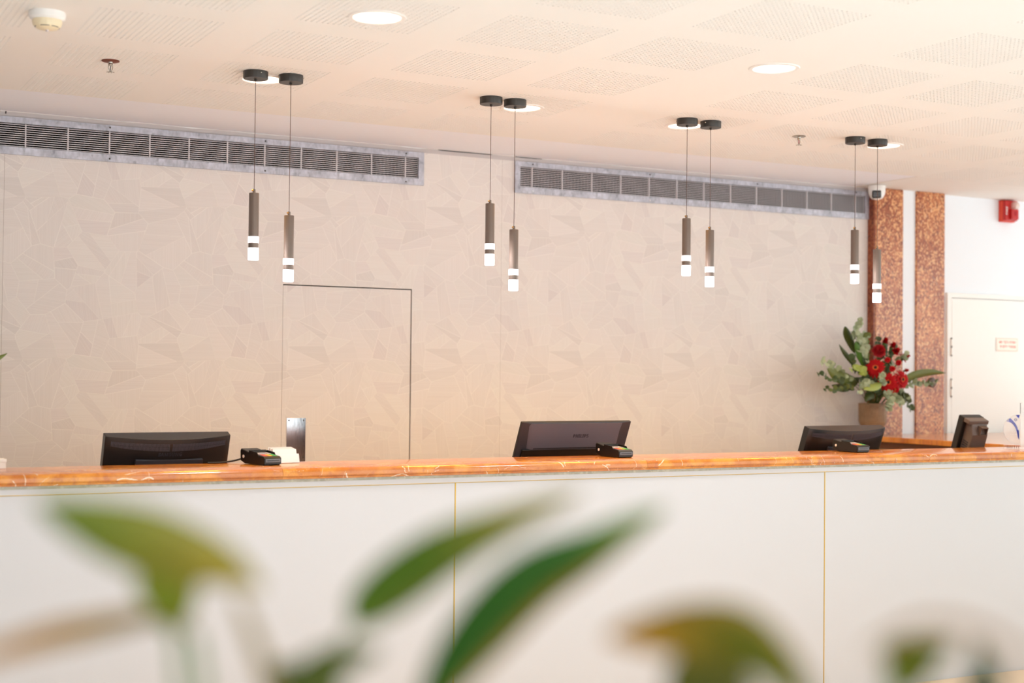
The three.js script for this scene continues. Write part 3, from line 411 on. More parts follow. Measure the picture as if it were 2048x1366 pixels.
// ------------------------------------------------------------------ things on the counter
const CT = 1.105;
function cardTerminal(x, z, yaw, label, cable) {
  const t = thing('card_terminal', label, 'card terminal', [x, CT, z], yaw, 'black card terminals on the marble');
  const prof = [[0.085, 0.004], [0.085, 0.024], [0.078, 0.03], [-0.02, 0.041], [-0.085, 0.054], [-0.09, 0.048], [-0.088, 0.012], [-0.06, 0.002], [0.075, 0.0]].map((p) => new THREE.Vector2(...p));
  const g = T(new THREE.ExtrudeGeometry(new THREE.Shape(prof), { depth: 0.07, bevelEnabled: true, bevelSize: 0.003, bevelThickness: 0.004, bevelSegments: 2 }), 0.035, 0.003, 0, 0, -Math.PI / 2, 0);
  const b = mesh('body', g, M.black, t);
  mesh('card_slot', rbox(-0.034, 0.034, 0.012, 0.026, 0.08, 0.0895, 0.002), M.grey, b); mesh('slot_gap', box(-0.027, 0.027, 0.018, 0.0205, 0.0885, 0.0902), M.posDark, b);
  const sl = -Math.atan2(0.011, 0.098), keyAt = (u, v) => [u, 0.0345 + 0.0112 * (0.075 - v) / 0.095, v];
  mesh('privacy_shield', (() => { const s = new THREE.Shape([[0.05, 0.03], [0.035, 0.049], [-0.02, 0.055], [-0.03, 0.044]].map((p) => new THREE.Vector2(...p))); const e = { depth: 0.0018, bevelEnabled: false }; return [T(new THREE.ExtrudeGeometry(s, e), -0.0385, 0, 0, 0, -Math.PI / 2, 0), T(new THREE.ExtrudeGeometry(s, e), 0.0405, 0, 0, 0, -Math.PI / 2, 0), T(new THREE.BoxGeometry(0.079, 0.016, 0.002), 0, 0.0485, -0.024, -0.35, 0, 0)]; })(), M.black, t);
  const rows = [[M.keyRed, M.keyYellow, M.keyGreen], [M.keyGrey, M.keyGrey, M.keyGrey], [M.keyGrey, M.keyGrey, M.keyGrey], [M.keyGrey, M.keyGrey, M.keyGrey]];
  rows.forEach((r, i) => r.forEach((m, k) => { const [u, y, v] = keyAt(-0.021 + k * 0.021, 0.064 - i * 0.0205); mesh('key', T(new RoundedBoxGeometry(0.0175, 0.006, 0.0155, 2, 0.002), u, y, v, -sl, 0, 0), i < 2 ? (i ? [M.keyRed, M.keyYellow, M.keyGreen][k] : r[k]) : m, b); }));
  mesh('display', T(new RoundedBoxGeometry(0.06, 0.003, 0.042, 2, 0.001), 0, 0.0515, -0.056, 0.2, 0, 0), M.screen, b);
  mesh('badge', T(cyl(0.0062, 0.0062, 0.002, 20), -0.0398, 0.03, -0.066, 0, 0, Math.PI / 2), M.plasticWhite, b);
  if (cable) mesh('cable', tube([[-0.03, 0.02, -0.086], [-0.06, 0.01, -0.11], [-0.1, 0.004, -0.13], [-0.16, 0.004, -0.135]], 0.0035, 20), M.black, t);
}
cardTerminal(1.795, -5.515, R(14), 'black card terminal beside the white card holder', true);
cardTerminal(3.437, -5.515, R(4), 'black card terminal in front of the wide charcoal monitor');
cardTerminal(4.803, -5.51, R(1), 'black card terminal in front of the monitor near the vase');
{
  const t = thing('card_holder', 'small clear holder full of white cards beside the card terminal', 'card holder', [1.905, CT, -5.575], R(8));
  mesh('holder', [rbox(-0.056, 0.056, 0, 0.008, -0.03, 0.035, 0.002), box(-0.056, -0.053, 0.004, 0.03, -0.03, 0.035), box(0.053, 0.056, 0.004, 0.03, -0.03, 0.035), T(new THREE.BoxGeometry(0.112, 0.036, 0.003), 0, 0.02, 0.034, -0.25, 0, 0)], M.plasticWhite, t);
  for (let k = 0; k < 7; k++) mesh('card', T(new THREE.BoxGeometry(0.104 - (k % 3) * 0.003, 0.054, 0.0022), (k % 3) * 0.0012 - 0.001, 0.036 - k * 0.0012, -0.02 + k * 0.007, -0.25, 0, 0), k % 3 === 1 ? M.paperPink : M.paper, t);
  const b = thing('leaflet_box', 'plain white box cut off by the left edge, on the counter', 'box', [0.755, CT, -5.595], R(3));
  mesh('body', rbox(-0.085, 0.085, 0, 0.034, -0.03, 0.03, 0.003), M.paper, b); mesh('lid', rbox(-0.087, 0.087, 0.024, 0.036, -0.032, 0.032, 0.002), M.paper, b);
}
{ // glass awards at the right edge
  const yaw = R(-43), t = thing('glass_award', 'round clear award with a blue and white flag ribbon on a clear foot', 'award', [5.905, CT, -5.47], yaw);
  mesh('foot', rbox(-0.075, 0.075, 0, 0.019, -0.022, 0.022, 0.002), M.acrylic, t); mesh('foot_reflections', [box(-0.062, -0.03, 0.004, 0.006, 0.0222, 0.0226), box(-0.062, -0.03, 0.009, 0.011, 0.0222, 0.0226), box(-0.062, -0.03, 0.014, 0.0155, 0.0222, 0.0226), box(-0.024, -0.021, 0.003, 0.016, 0.0222, 0.0226), box(-0.014, -0.011, 0.003, 0.016, 0.0222, 0.0226), box(-0.004, -0.001, 0.003, 0.016, 0.0222, 0.0226)], M.rust, t);  // dark reflections in the clear foot, laid on as thin brown bars
  const cy = 0.1, r = 0.078; mesh('disc', T(cyl(r, r, 0.012, 64), 0, cy, 0, Math.PI / 2, 0, 0), M.frosted, t); mesh('edge_ring', T(new THREE.TorusGeometry(r, 0.0009, 6, 72), 0, cy, 0.006), M.etched, t);
  const poly = (pts) => new THREE.ExtrudeGeometry(new THREE.Shape(pts.map((p) => new THREE.Vector2(...p))), { depth: 0.0006, bevelEnabled: false });
  const band = (a, b) => { const top = [], bot = []; for (let k = 0; k <= 16; k++) { const u = k / 16; top.push([a[0] + (b[0] - a[0]) * u + 0.012 * Math.sin(Math.PI * u), a[1] + (b[1] - a[1]) * u + 0.006 * Math.sin(Math.PI * u)]); bot.push([a[0] - a[2] + (b[0] - b[2] - a[0] + a[2]) * u + 0.012 * Math.sin(Math.PI * u), a[1] - a[2] * 0.9 + (b[1] - b[2] * 0.9 - a[1] + a[2] * 0.9) * u + 0.006 * Math.sin(Math.PI * u)]); } return poly([...top, ...bot.reverse()]); };
  const fp = mesh('flag_print', [band([-0.043, 0.161, 0.011], [0.0, 0.062, 0.006]), band([-0.058, 0.148, 0.004], [-0.012, 0.098, 0.002]), poly([[-0.016, 0.1755], [-0.004, 0.1777], [0.004, 0.176], [0.0, 0.158]])].map((g) => T(g, 0, 0, 0.0062)), M.blueSoft, t);
  mesh('flag_stripe', [T(poly([[-0.012, 0.098], [0.0, 0.098], [0.002, 0.05], [-0.001, 0.05]]), 0, 0, 0.007), T(poly([[-0.014, 0.1765], [-0.004, 0.1777], [0.004, 0.176], [-0.002, 0.163]]), 0, 0, 0.007)], M.blue, fp);
  const tri = (up) => T(new THREE.TorusGeometry(0.0085, 0.0009, 5, 3), -0.0165, 0.152, 0.0068, 0, 0, up ? Math.PI / 2 : -Math.PI / 2); mesh('star', [tri(true), tri(false)], M.blue, t);
  mesh('etching', [box(-0.045, -0.008, 0.0752, 0.0758, 0.0062, 0.0066), T(new THREE.TorusGeometry(0.006, 0.0004, 5, 6), -0.028, 0.088, 0.0064)], M.etched, t);
  const s = thing('glass_award', 'tall rectangular clear award cut off by the right edge of the view', 'award', [5.759, CT, -5.325], yaw);
  mesh('foot', rbox(-0.005, 0.125, 0, 0.02, -0.028, 0.028, 0.002), M.acrylic, s); mesh('plaque', rbox(0, 0.12, 0.018, 0.245, -0.008, 0.008, 0.002), M.frosted, s);
  mesh('edge_line', box(-0.0008, 0.0008, 0.19, 0.245, -0.0082, 0.0084), M.grey, s); mesh('engraving', [0.178, 0.184, 0.190].map((y) => box(0.008, 0.1, y, y + 0.0008, 0.008, 0.0085)), M.etched, s);
}

// ------------------------------------------------------------------ leaves and flowers
const V = (p) => new THREE.Vector3(...p);
function blade(points, width, { face = [0, 0.35, 1], fold = 0.18, belly = 0.45, tint = null, n = 18, m = 4, start = 0.0 } = {}) {   // a leaf: spine, half width along it, a folded midrib
  const c = new THREE.CatmullRomCurve3(points.map(V)), pos = [], col = [], idx = [], F = V(face).normalize(), side = new THREE.Vector3(), nn = new THREE.Vector3();
  for (let i = 0; i <= n; i++) {
    const t = i / n, p = c.getPoint(t), d = c.getTangent(t); side.crossVectors(d, F).normalize(); nn.crossVectors(side, d).normalize();
    const q = clamp01((t - start) / (1 - start)), w = width * Math.pow(Math.sin(Math.PI * Math.pow(q, Math.log(0.5) / Math.log(belly))), 0.8) + 0.0012;
    for (let k = -m; k <= m; k++) { const s = k / m; pos.push(p.x + side.x * w * s - nn.x * fold * w * s * s * 2, p.y + side.y * w * s - nn.y * fold * w * s * s * 2, p.z + side.z * w * s - nn.z * fold * w * s * s * 2); if (tint) col.push(...tint(t, s)); }
  }
  const row = 2 * m + 1; for (let i = 0; i < n; i++) for (let k = 0; k < 2 * m; k++) { const a = i * row + k; idx.push(a, a + 1, a + row, a + 1, a + row + 1, a + row); }
  const g = new THREE.BufferGeometry(); g.setAttribute('position', new THREE.Float32BufferAttribute(pos, 3)); if (tint) g.setAttribute('color', new THREE.Float32BufferAttribute(col, 3)); g.setIndex(idx); g.computeVertexNormals(); return g;
}
const VB = [6.315, 1.105, -7.045];
{
  const t = thing('flower_vase', 'speckled brown ceramic vase on the side counter by the pilaster', 'vase', VB);
  const body = lathe([[0, 0], [0.062, 0], [0.064, 0.006], [0.058, 0.022], [0.062, 0.04], [0.083, 0.074], [0.088, 0.092], [0.089, 0.2], [0.0865, 0.203], [0.083, 0.2], [0.08, 0.08], [0, 0.06]], 56); const u = body.attributes.uv; for (let i = 0; i < u.count; i++) u.setXY(i, u.getX(i), u.getY(i)); mesh('body', body, M.pot, t);
  mesh('foam', T(cyl(0.082, 0.082, 0.02, 32), 0, 0.176, 0), M.soil, t);
}
const OUT = [6.315, 1.285, -7.04];                                   // where the stems leave the vase
const stemTo = (p, r = 0.0022) => tube([[OUT[0] + (p[0] - OUT[0]) * 0.12, OUT[1], OUT[2] + (p[2] - OUT[2]) * 0.12], [OUT[0] + (p[0] - OUT[0]) * 0.45, OUT[1] + (p[1] - OUT[1]) * 0.62, OUT[2] + (p[2] - OUT[2]) * 0.5], p], r, 14, 6);
function aim(g, p, dir) { const q = new THREE.Quaternion().setFromUnitVectors(new THREE.Vector3(0, 0, 1), V(dir).normalize()); return g.applyMatrix4(new THREE.Matrix4().compose(V(p), q, new THREE.Vector3(1, 1, 1))); }
function petals(n, r, w, lift, seed, droop = 0) { const rr = rng(seed), out = []; for (let k = 0; k < n; k++) { const a = (k + rr() * 0.5) / n * Math.PI * 2, l = r * (0.9 + rr() * 0.16), z = lift + rr() * 0.006; out.push(blade([[0.1 * l * Math.cos(a), 0.1 * l * Math.sin(a), z * 0.4], [0.6 * l * Math.cos(a), 0.6 * l * Math.sin(a), z], [l * Math.cos(a), l * Math.sin(a), z - droop]], w, { face: [0, 0, 1], belly: 0.62, n: 7, m: 1, fold: -0.15 })); } return out; }
function gerbera(p, dir, r, label, seed) {
  const t = thing('gerbera', label, 'flower'); mesh('stem', stemTo(p), M.stem, t);
  mesh('petals', [...petals(19, r * 1.08, r * 0.105, 0.006, seed, 0.012), ...petals(17, r * 0.9, r * 0.1, 0.016, seed + 1, 0.004), ...petals(16, r * 0.5, r * 0.07, 0.022, seed + 2, -0.002)].map((g) => aim(g, p, dir)), M.petal, t);
  mesh('ring', aim(T(new THREE.TorusGeometry(r * 0.24, r * 0.085, 8, 28), 0, 0, 0.02), p, dir), M.eyeRing, t); mesh('eye', aim(T(new THREE.SphereGeometry(r * 0.2, 20, 12), 0, 0, 0.014), p, dir), M.eye, t);
}
const CAM = [-0.66, 0.05, 0.75];
gerbera([6.205, 1.528, -6.9], [-0.62, 0.25, 0.75], 0.06, 'upper left red gerbera with a dark eye', 11);
gerbera([6.29, 1.44, -6.88], [-0.6, 0.1, 0.8], 0.062, 'lower middle red gerbera, the largest bloom', 12);
gerbera([6.415, 1.458, -6.9], [0.05, 0.1, 1], 0.06, 'right red gerbera turned to the right', 13);
gerbera([6.345, 1.40, -6.9], [-0.2, -0.35, 0.9], 0.05, 'low red gerbera half hidden under the others', 14);
function carnation(p, dir, r, mat, label, seed) {
  const t = thing('carnation', label, 'flower', [0, 0, 0], 0, 'red carnations in the vase'); mesh('stem', stemTo(p), M.stem, t);
  const g = []; for (let k = 0; k < 5; k++) g.push(...petals(9 + k, r * (1 - k * 0.13), r * 0.3, 0.004 + k * r * 0.22, seed + k, -r * 0.1 * k)); mesh('petals', g.map((q) => aim(q, p, dir)), mat, t);
  mesh('calyx', aim(T(new THREE.SphereGeometry(r * 0.45, 12, 8), 0, 0, -r * 0.15), p, dir), M.stem, t);
}
carnation([6.232, 1.634, -6.9], [-0.5, 0.2, 0.8], 0.046, M.petalDeep, 'deep red carnation above the gerberas, the largest', 21);
carnation([6.298, 1.684, -6.92], [0.1, 0.9, 0.4], 0.024, M.petal, 'red carnation at the very top of the red flowers', 22);
carnation([6.336, 1.661, -6.9], [0.2, 0.7, 0.6], 0.024, M.petal, 'red carnation second from the top', 23);
carnation([6.362, 1.628, -6.9], [0.1, 0.5, 0.8], 0.026, M.petal, 'red carnation third from the top, on the right slope', 24);
carnation([6.449, 1.59, -6.93], [0.5, 0.5, 0.6], 0.036, M.petal, 'red carnation behind pale eucalyptus at the right', 25);
carnation([6.287, 1.58, -6.88], CAM, 0.019, M.petalBright, 'bright small carnation left of three below the top', 26);
carnation([6.378, 1.564, -6.88], CAM, 0.02, M.petalBright, 'bright small carnation right of three below the top', 27);
carnation([6.318, 1.525, -6.87], CAM, 0.02, M.petalBright, 'bright small carnation lowest of three, between the gerberas', 28);
carnation([6.447, 1.515, -6.9], [0.5, 0.2, 0.8], 0.014, M.petalBright, 'tiny red bud at the right beside the plaster strip', 29);
function bigLeaf(pts, w, mat, label, face) { const t = thing('broad_leaf', label, 'leaf', [0, 0, 0], 0, 'broad green leaves in the vase'); mesh('stem', stemTo(pts[0], 0.0026), M.stem, t); mesh('leaf_blade', blade(pts, w, { face, fold: 0.22 }), mat, t); }
bigLeaf([[6.11, 1.62, -6.98], [6.07, 1.69, -6.97], [6.02, 1.745, -6.95], [5.985, 1.785, -6.93]], 0.026, L.dark, 'broad dark leaf standing upright at the upper left', [-0.5, 0, 1]);
bigLeaf([[6.16, 1.53, -7.02], [6.09, 1.57, -6.98], [5.99, 1.63, -6.94], [5.915, 1.672, -6.9]], 0.018, L.dark, 'narrow dark leaf pointing up to the left', [-0.4, 0.3, 1]);
bigLeaf([[6.12, 1.44, -6.96], [6.03, 1.455, -6.93], [5.9, 1.485, -6.9], [5.805, 1.523, -6.88]], 0.042, L.mid, 'wide pale green leaf reaching left over the wallpaper', [-0.4, 0.2, 1]);
bigLeaf([[6.42, 1.42, -6.92], [6.5, 1.47, -6.9], [6.65, 1.5, -6.9], [6.795, 1.503, -6.9]], 0.03, L.mid, 'long green leaf reaching right across the pilasters', [-0.3, -0.5, 1]);
bigLeaf([[6.17, 1.53, -6.96], [6.13, 1.59, -6.93], [6.085, 1.66, -6.92], [6.063, 1.695, -6.92]], 0.026, leafMat(0x56832c), 'fresh green leaf below the pale eucalyptus top', [-0.3, 0.2, 1]);
bigLeaf([[6.24, 1.44, -6.88], [6.19, 1.425, -6.86], [6.12, 1.41, -6.85], [6.065, 1.398, -6.85]], 0.026, L.yellowGreen, 'yellow-green leaf low above the vase rim', [-0.4, 0.6, 1]);
bigLeaf([[6.15, 1.47, -6.98], [6.07, 1.44, -6.96], [5.98, 1.41, -6.95], [5.9, 1.42, -6.95]], 0.034, L.dark, 'dark leaf below the wide pale leaf at the left', [-0.3, 0.5, 1]);
bigLeaf([[6.38, 1.6, -6.99], [6.37, 1.66, -6.99], [6.36, 1.7, -6.98], [6.35, 1.73, -6.97]], 0.018, L.dark, 'small upright dark leaf behind the top carnations', [-0.4, 0, 1]);
bigLeaf([[6.22, 1.34, -6.93], [6.19, 1.37, -6.9], [6.14, 1.36, -6.88], [6.1, 1.32, -6.87]], 0.03, L.dark, 'dark leaf drooping over the left of the vase rim', [-0.3, 0.8, 1]);
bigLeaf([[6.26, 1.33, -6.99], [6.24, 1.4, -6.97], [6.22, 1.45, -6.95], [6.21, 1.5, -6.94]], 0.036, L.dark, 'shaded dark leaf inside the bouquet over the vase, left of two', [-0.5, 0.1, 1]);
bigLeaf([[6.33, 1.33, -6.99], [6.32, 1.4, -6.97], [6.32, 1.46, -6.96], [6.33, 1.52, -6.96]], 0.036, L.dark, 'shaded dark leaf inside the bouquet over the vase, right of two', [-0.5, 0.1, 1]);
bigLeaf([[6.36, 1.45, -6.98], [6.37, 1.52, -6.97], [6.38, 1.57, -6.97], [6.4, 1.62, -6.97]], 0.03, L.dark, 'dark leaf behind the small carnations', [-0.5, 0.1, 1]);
function sprig(pts, n, r, mat, label, seed, mat2) {                  // eucalyptus: a twig with round leaves in pairs
  const t = thing('eucalyptus_sprig', label, 'eucalyptus', [0, 0, 0], 0, 'eucalyptus sprigs in the vase'), c = new THREE.CatmullRomCurve3(pts.map(V)), rr = rng(seed); mesh('twig', tube([[OUT[0] + (pts[0][0] - OUT[0]) * 0.2, OUT[1], OUT[2] + (pts[0][2] - OUT[2]) * 0.3], ...pts], 0.0018, 20, 5), M.stem, t);
  n = Math.round(n * 1.6); r *= 1.1; for (let k = 0; k < n; k++) { const u = 0.15 + 0.85 * k / (n - 1), p = c.getPoint(u), s = r * (0.75 + rr() * 0.5) * (1 - 0.25 * u), a = rr() * 6.3; const dir = [Math.cos(a), Math.sin(a) * 0.8 + 0.15, 0.35 + 0.4 * rr()], l = Math.hypot(...dir), d = dir.map((x) => x / l); mesh('round_leaf', blade([[p.x, p.y, p.z], [p.x + d[0] * s, p.y + d[1] * s, p.z + d[2] * s], [p.x + d[0] * s * 1.9, p.y + d[1] * s * 1.9, p.z + d[2] * s * 1.7]], s * 0.85, { face: [rr() - 0.7, rr() - 0.2, 1], belly: 0.5, n: 8, m: 2, fold: 0.1 }), mat2 && rr() < 0.4 ? mat2 : mat, t); }
}
sprig([[6.16, 1.58, -6.95], [6.1, 1.68, -6.94], [6.06, 1.75, -6.93], [6.1, 1.82, -6.92]], 22, 0.022, L.euc, 'pale eucalyptus sprig rising highest at the upper left', 31, L.eucPale);
sprig([[6.18, 1.55, -6.95], [6.14, 1.64, -6.93], [6.1, 1.7, -6.92], [6.05, 1.73, -6.9]], 14, 0.022, L.eucPale, 'pale eucalyptus sprig just under the highest sprig', 32, L.euc);
sprig([[6.1, 1.46, -6.95], [5.95, 1.5, -6.93], [5.85, 1.55, -6.92], [5.79, 1.565, -6.92]], 12, 0.021, L.euc, 'grey-green eucalyptus sprig above the wide left leaf', 33, L.eucPale);
sprig([[6.05, 1.43, -6.93], [5.93, 1.44, -6.91], [5.82, 1.47, -6.9], [5.76, 1.49, -6.9]], 9, 0.018, L.eucDark, 'dark eucalyptus sprig at the far left tip', 34);
sprig([[6.1, 1.42, -6.93], [5.98, 1.4, -6.91], [5.88, 1.395, -6.9], [5.81, 1.4, -6.9]], 11, 0.016, L.eucDark, 'thin eucalyptus sprig hanging low at the left', 35, L.mid);
sprig([[6.24, 1.43, -6.9], [6.21, 1.46, -6.86], [6.19, 1.48, -6.83], [6.17, 1.49, -6.82]], 11, 0.02, L.eucPale, 'pale eucalyptus rosette in front of the gerberas', 36, L.euc);
sprig([[6.18, 1.43, -6.9], [6.1, 1.43, -6.87], [6.06, 1.42, -6.86], [6.03, 1.38, -6.85]], 13, 0.02, L.euc, 'eucalyptus sprig low left above the vase', 37, L.eucPale);
sprig([[6.27, 1.36, -6.9], [6.27, 1.36, -6.86], [6.265, 1.33, -6.84], [6.255, 1.28, -6.84]], 15, 0.023, L.euc, 'eucalyptus sprig draping over the vase rim', 38, L.eucPale);
sprig([[6.4, 1.38, -6.93], [6.45, 1.35, -6.9], [6.48, 1.31, -6.9], [6.5, 1.26, -6.9]], 11, 0.019, L.eucDark, 'dark eucalyptus sprig hanging right of the vase', 39);
sprig([[6.42, 1.43, -6.94], [6.53, 1.44, -6.92], [6.63, 1.435, -6.91], [6.72, 1.44, -6.9]], 12, 0.02, L.euc, 'eucalyptus sprig below the long right leaf', 40, L.eucDark);
sprig([[6.36, 1.52, -6.95], [6.42, 1.57, -6.93], [6.44, 1.6, -6.9], [6.43, 1.62, -6.88]], 10, 0.02, L.eucPale, 'pale eucalyptus before the right carnation', 41, L.euc);
sprig([[6.15, 1.47, -6.92], [6.08, 1.51, -6.89], [6.04, 1.53, -6.88], [6.0, 1.52, -6.88]], 10, 0.021, L.yellowGreen, 'yellow-green sprig left of the upper gerbera', 42);
sprig([[6.3, 1.5, -6.97], [6.33, 1.58, -6.95], [6.36, 1.63, -6.94], [6.4, 1.66, -6.94]], 12, 0.018, L.eucDark, 'dark eucalyptus between the small carnations', 43);
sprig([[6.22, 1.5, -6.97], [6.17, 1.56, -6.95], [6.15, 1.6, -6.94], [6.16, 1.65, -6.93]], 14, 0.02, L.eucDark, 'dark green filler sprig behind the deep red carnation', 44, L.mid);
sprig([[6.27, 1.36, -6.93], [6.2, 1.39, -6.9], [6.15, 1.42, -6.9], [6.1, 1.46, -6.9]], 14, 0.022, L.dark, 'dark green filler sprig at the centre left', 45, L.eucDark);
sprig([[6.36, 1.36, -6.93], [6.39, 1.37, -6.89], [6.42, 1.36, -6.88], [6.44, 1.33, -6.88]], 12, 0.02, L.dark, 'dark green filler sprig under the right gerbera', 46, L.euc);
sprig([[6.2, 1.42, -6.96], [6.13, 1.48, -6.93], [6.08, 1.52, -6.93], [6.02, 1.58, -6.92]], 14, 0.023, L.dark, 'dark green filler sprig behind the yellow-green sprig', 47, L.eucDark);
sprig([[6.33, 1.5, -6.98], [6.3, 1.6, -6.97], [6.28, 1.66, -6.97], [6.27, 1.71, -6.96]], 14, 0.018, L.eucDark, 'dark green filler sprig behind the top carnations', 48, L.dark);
sprig([[6.3, 1.37, -6.92], [6.33, 1.35, -6.88], [6.36, 1.33, -6.86], [6.38, 1.3, -6.86]], 12, 0.021, L.euc, 'grey-green eucalyptus hanging over the right of the vase rim', 49, L.eucPale);
sprig([[6.17, 1.62, -6.96], [6.14, 1.66, -6.94], [6.13, 1.7, -6.93], [6.15, 1.74, -6.93]], 12, 0.022, L.euc, 'grey-green eucalyptus between the tall leaves and the carnation', 50, L.mid);
{ // plant standing on the counter just outside the left edge: the tip of one leaf reaches into the picture
  const t = thing('table_plant', 'green leaf tip of a counter plant at the left edge', 'plant', [0.52, CT, -5.47]);
  mesh('pot', lathe([[0, 0], [0.06, 0], [0.075, 0.12], [0.07, 0.122], [0.066, 0.11], [0, 0.11]], 32), M.planter, t);
  for (const [p, w] of [[[[0, 0.1, 0], [0.06, 0.25, -0.01], [0.2, 0.36, -0.02], [0.308, 0.424, -0.03]], 0.018], [[[0, 0.1, 0], [-0.05, 0.25, 0.02], [-0.15, 0.36, 0.05], [-0.25, 0.4, 0.06]], 0.022], [[[0, 0.1, 0], [0.0, 0.25, 0.03], [-0.02, 0.38, 0.08], [-0.03, 0.45, 0.1]], 0.022]]) mesh('leaf', blade(p, w, { start: 0.3, face: [0, 0.4, 1] }), L.mid, t);
}

// ------------------------------------------------------------------ out-of-focus plants close to the camera
const col = (hex) => { const c = new THREE.Color(hex); return [c.r, c.g, c.b]; };
const tintOf = (base, tip, edge, from = 0.5) => (t, s) => ((c) => [c[0] * 0.52, c[1] * 0.46, c[2] * 0.2])(mix(mix(col(base), col(tip), smooth(from, 1, t)), col(edge), s > 0 ? smooth(0.25, 1, s) : 0));
function potPlant(name, label, pot, potLabel, leaves, trunk) {
  const t = thing(name, label, 'plant'); trunk.forEach((p) => mesh('stem', tube(p, 0.0026, 20, 8), M.stem, t));
  for (const [p, w, o, base, tip, edge, from] of leaves) { mesh('leaf', blade(p, w, { ...o, tint: tintOf(base, tip, edge, from), n: 26, m: 5 }), L.tinted, t); }
  const b = thing('planter', potLabel, 'planter', pot); mesh('body', lathe([[0, 0], [0.13, 0], [0.135, 0.01], [0.17, 0.6], [0.172, 0.62], [0.158, 0.62], [0.155, 0.56], [0, 0.56]], 48), M.planter, b); mesh('soil', T(cyl(0.154, 0.154, 0.03, 32), 0, 0.57, 0), M.soil, b);
}
potPlant('leafy_plant', 'blurred plant close to the camera with arching green and yellowing leaves', [0.42, 0, -1.13], 'tall round planter below the left foreground plant', [
  [[[0.257, 1.355, -0.783], [0.236, 1.370, -0.794], [0.207, 1.382, -0.798], [0.174, 1.393, -0.804], [0.138, 1.405, -0.811]], 0.0200, { start: 0.0, belly: 0.55, face: [0, 0.6, 1] }, '#b4a650', '#6c8c3c', '#8e9a48', 0.0],
  [[[0.217, 1.325, -0.816], [0.216, 1.345, -0.816], [0.211, 1.364, -0.807], [0.206, 1.381, -0.799]], 0.0180, { start: 0.0, belly: 0.55 }, '#86a030', '#9aa444', '#a09c4c', 0.5],
  [[[0.227, 1.326, -0.811], [0.212, 1.337, -0.819], [0.177, 1.334, -0.826], [0.144, 1.330, -0.821], [0.100, 1.318, -0.822]], 0.0066, { start: 0.05, belly: 0.6, face: [0, 0.8, 1] }, '#94803c', '#cf9c4a', '#b8904c', 0.3],
  [[[0.302, 1.326, -0.772], [0.316, 1.340, -0.775], [0.340, 1.357, -0.774], [0.368, 1.374, -0.770], [0.407, 1.388, -0.771], [0.461, 1.403, -0.777]], 0.0151, { start: 0.1, belly: 0.36 }, '#4f7812', '#9a9450', '#7d8a3a', 0.45],
  [[[0.342, 1.258, -0.770], [0.359, 1.296, -0.760], [0.384, 1.328, -0.754], [0.416, 1.355, -0.752], [0.454, 1.372, -0.749], [0.506, 1.394, -0.752]], 0.0180, { start: 0.05, belly: 0.46 }, '#2f6a22', '#6f9a60', '#b09048', 0.7],
  [[[0.261, 1.275, -0.762], [0.269, 1.291, -0.759], [0.283, 1.306, -0.759], [0.305, 1.319, -0.755]], 0.0086, {}, '#5f7440', '#6f7c50', '#7a8050', 0.6],
  [[[0.266, 1.265, -0.777], [0.262, 1.296, -0.778], [0.252, 1.334, -0.791], [0.247, 1.349, -0.801]], 0.0029, {}, '#a89a86', '#b8a898', '#a89a86', 0.5],
  [[[0.274, 1.278, -0.765], [0.276, 1.297, -0.764], [0.291, 1.312, -0.766], [0.320, 1.319, -0.762]], 0.0115, {}, '#4c6a30', '#6f8050', '#4c6a30', 0.6],
  [[[0.297, 1.273, -0.764], [0.287, 1.292, -0.769], [0.275, 1.304, -0.787], [0.263, 1.303, -0.804]], 0.0105, {}, '#5a6e30', '#74804a', '#5a6e30', 0.6],
], [[[0.302, 0.560, -0.806], [0.299, 0.900, -0.799], [0.292, 1.206, -0.785], [0.302, 1.326, -0.772]], [[0.310, 0.560, -0.806], [0.331, 0.900, -0.792], [0.340, 1.206, -0.774], [0.342, 1.258, -0.770]], [[0.288, 0.560, -0.814], [0.259, 0.900, -0.814], [0.223, 1.242, -0.806], [0.217, 1.325, -0.816]], [[0.295, 0.560, -0.814], [0.266, 0.900, -0.806], [0.241, 1.242, -0.810], [0.227, 1.326, -0.811]], [[0.302, 0.560, -0.792], [0.281, 0.900, -0.785], [0.266, 1.206, -0.778], [0.266, 1.265, -0.777]], [[0.302, 0.560, -0.792], [0.274, 0.900, -0.770], [0.261, 1.206, -0.763], [0.261, 1.275, -0.762]]]);
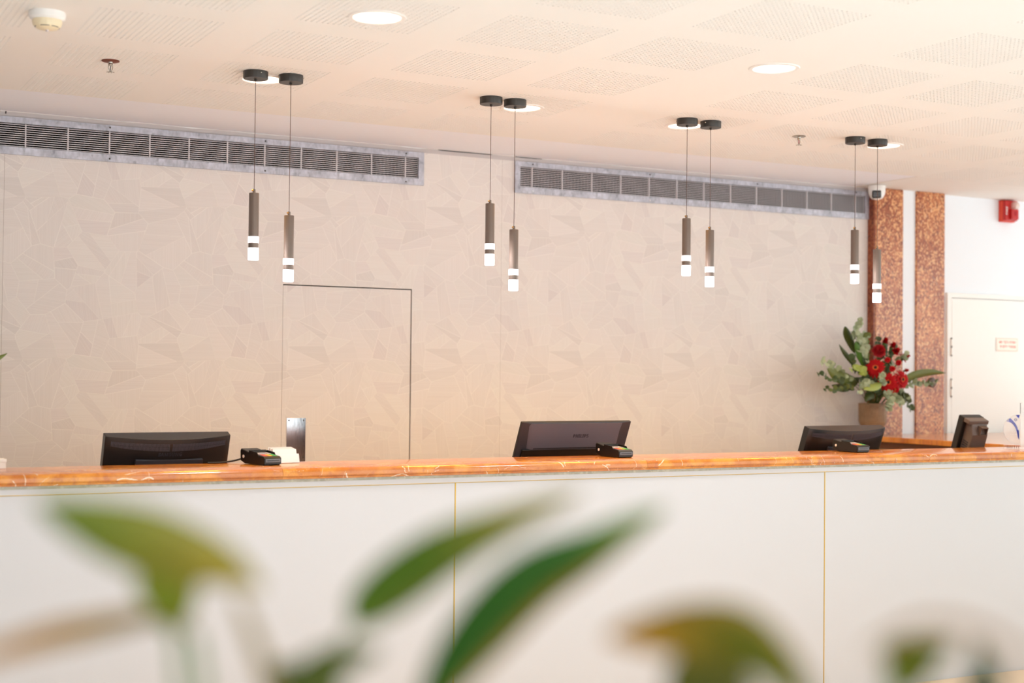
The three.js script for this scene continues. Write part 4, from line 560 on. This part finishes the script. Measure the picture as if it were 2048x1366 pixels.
potPlant('leafy_plant', 'blurred plant at the lower right with a drooping olive leaf and dark tips', [0.66, 0, -0.75], 'tall round planter below the right foreground plant', [
  [[[0.502, 1.293, -0.599], [0.485, 1.322, -0.607], [0.470, 1.338, -0.623], [0.451, 1.339, -0.641], [0.435, 1.336, -0.660], [0.417, 1.333, -0.677]], 0.0152, { start: 0.0, belly: 0.5, face: [-0.2, 0.1, 1] }, '#6f7c20', '#d2a24c', '#a08a48', 0.35],
  [[[0.465, 1.269, -0.642], [0.467, 1.291, -0.640], [0.469, 1.312, -0.639], [0.477, 1.329, -0.645]], 0.0290, { belly: 0.6 }, '#5f6a30', '#8a8444', '#6f7440', 0.6],
  [[[0.547, 1.316, -0.597], [0.556, 1.320, -0.593], [0.565, 1.326, -0.588], [0.578, 1.334, -0.581]], 0.0135, { belly: 0.3 }, '#6a7a08', '#6a7420', '#6a7420', 0.6],
  [[[0.625, 1.273, -0.594], [0.623, 1.293, -0.595], [0.619, 1.312, -0.596], [0.605, 1.332, -0.589]], 0.0150, { belly: 0.4 }, '#1f4424', '#55683c', '#3f5c30', 0.6],
  [[[0.529, 1.325, -0.471], [0.520, 1.346, -0.475], [0.500, 1.361, -0.486], [0.477, 1.364, -0.497], [0.455, 1.352, -0.509]], 0.0018, { face: [0, 0.8, 1] }, '#b08a70', '#b89878', '#b08a70', 0.5],
], [[[0.502, 0.560, -0.570], [0.509, 0.900, -0.585], [0.508, 1.228, -0.597], [0.502, 1.293, -0.599]], [[0.494, 0.560, -0.578], [0.471, 0.900, -0.608], [0.456, 1.206, -0.635], [0.455, 1.281, -0.641]], [[0.502, 0.560, -0.562], [0.509, 0.900, -0.532], [0.58, 1.15, -0.6], [0.547, 1.316, -0.597]], [[0.509, 0.560, -0.555], [0.524, 0.900, -0.517], [0.6, 1.15, -0.59], [0.625, 1.273, -0.594]], [[0.51, 0.56, -0.55], [0.535, 0.9, -0.5], [0.535, 1.2, -0.475], [0.529, 1.325, -0.471]]]);

renderer.render(scene, camera);
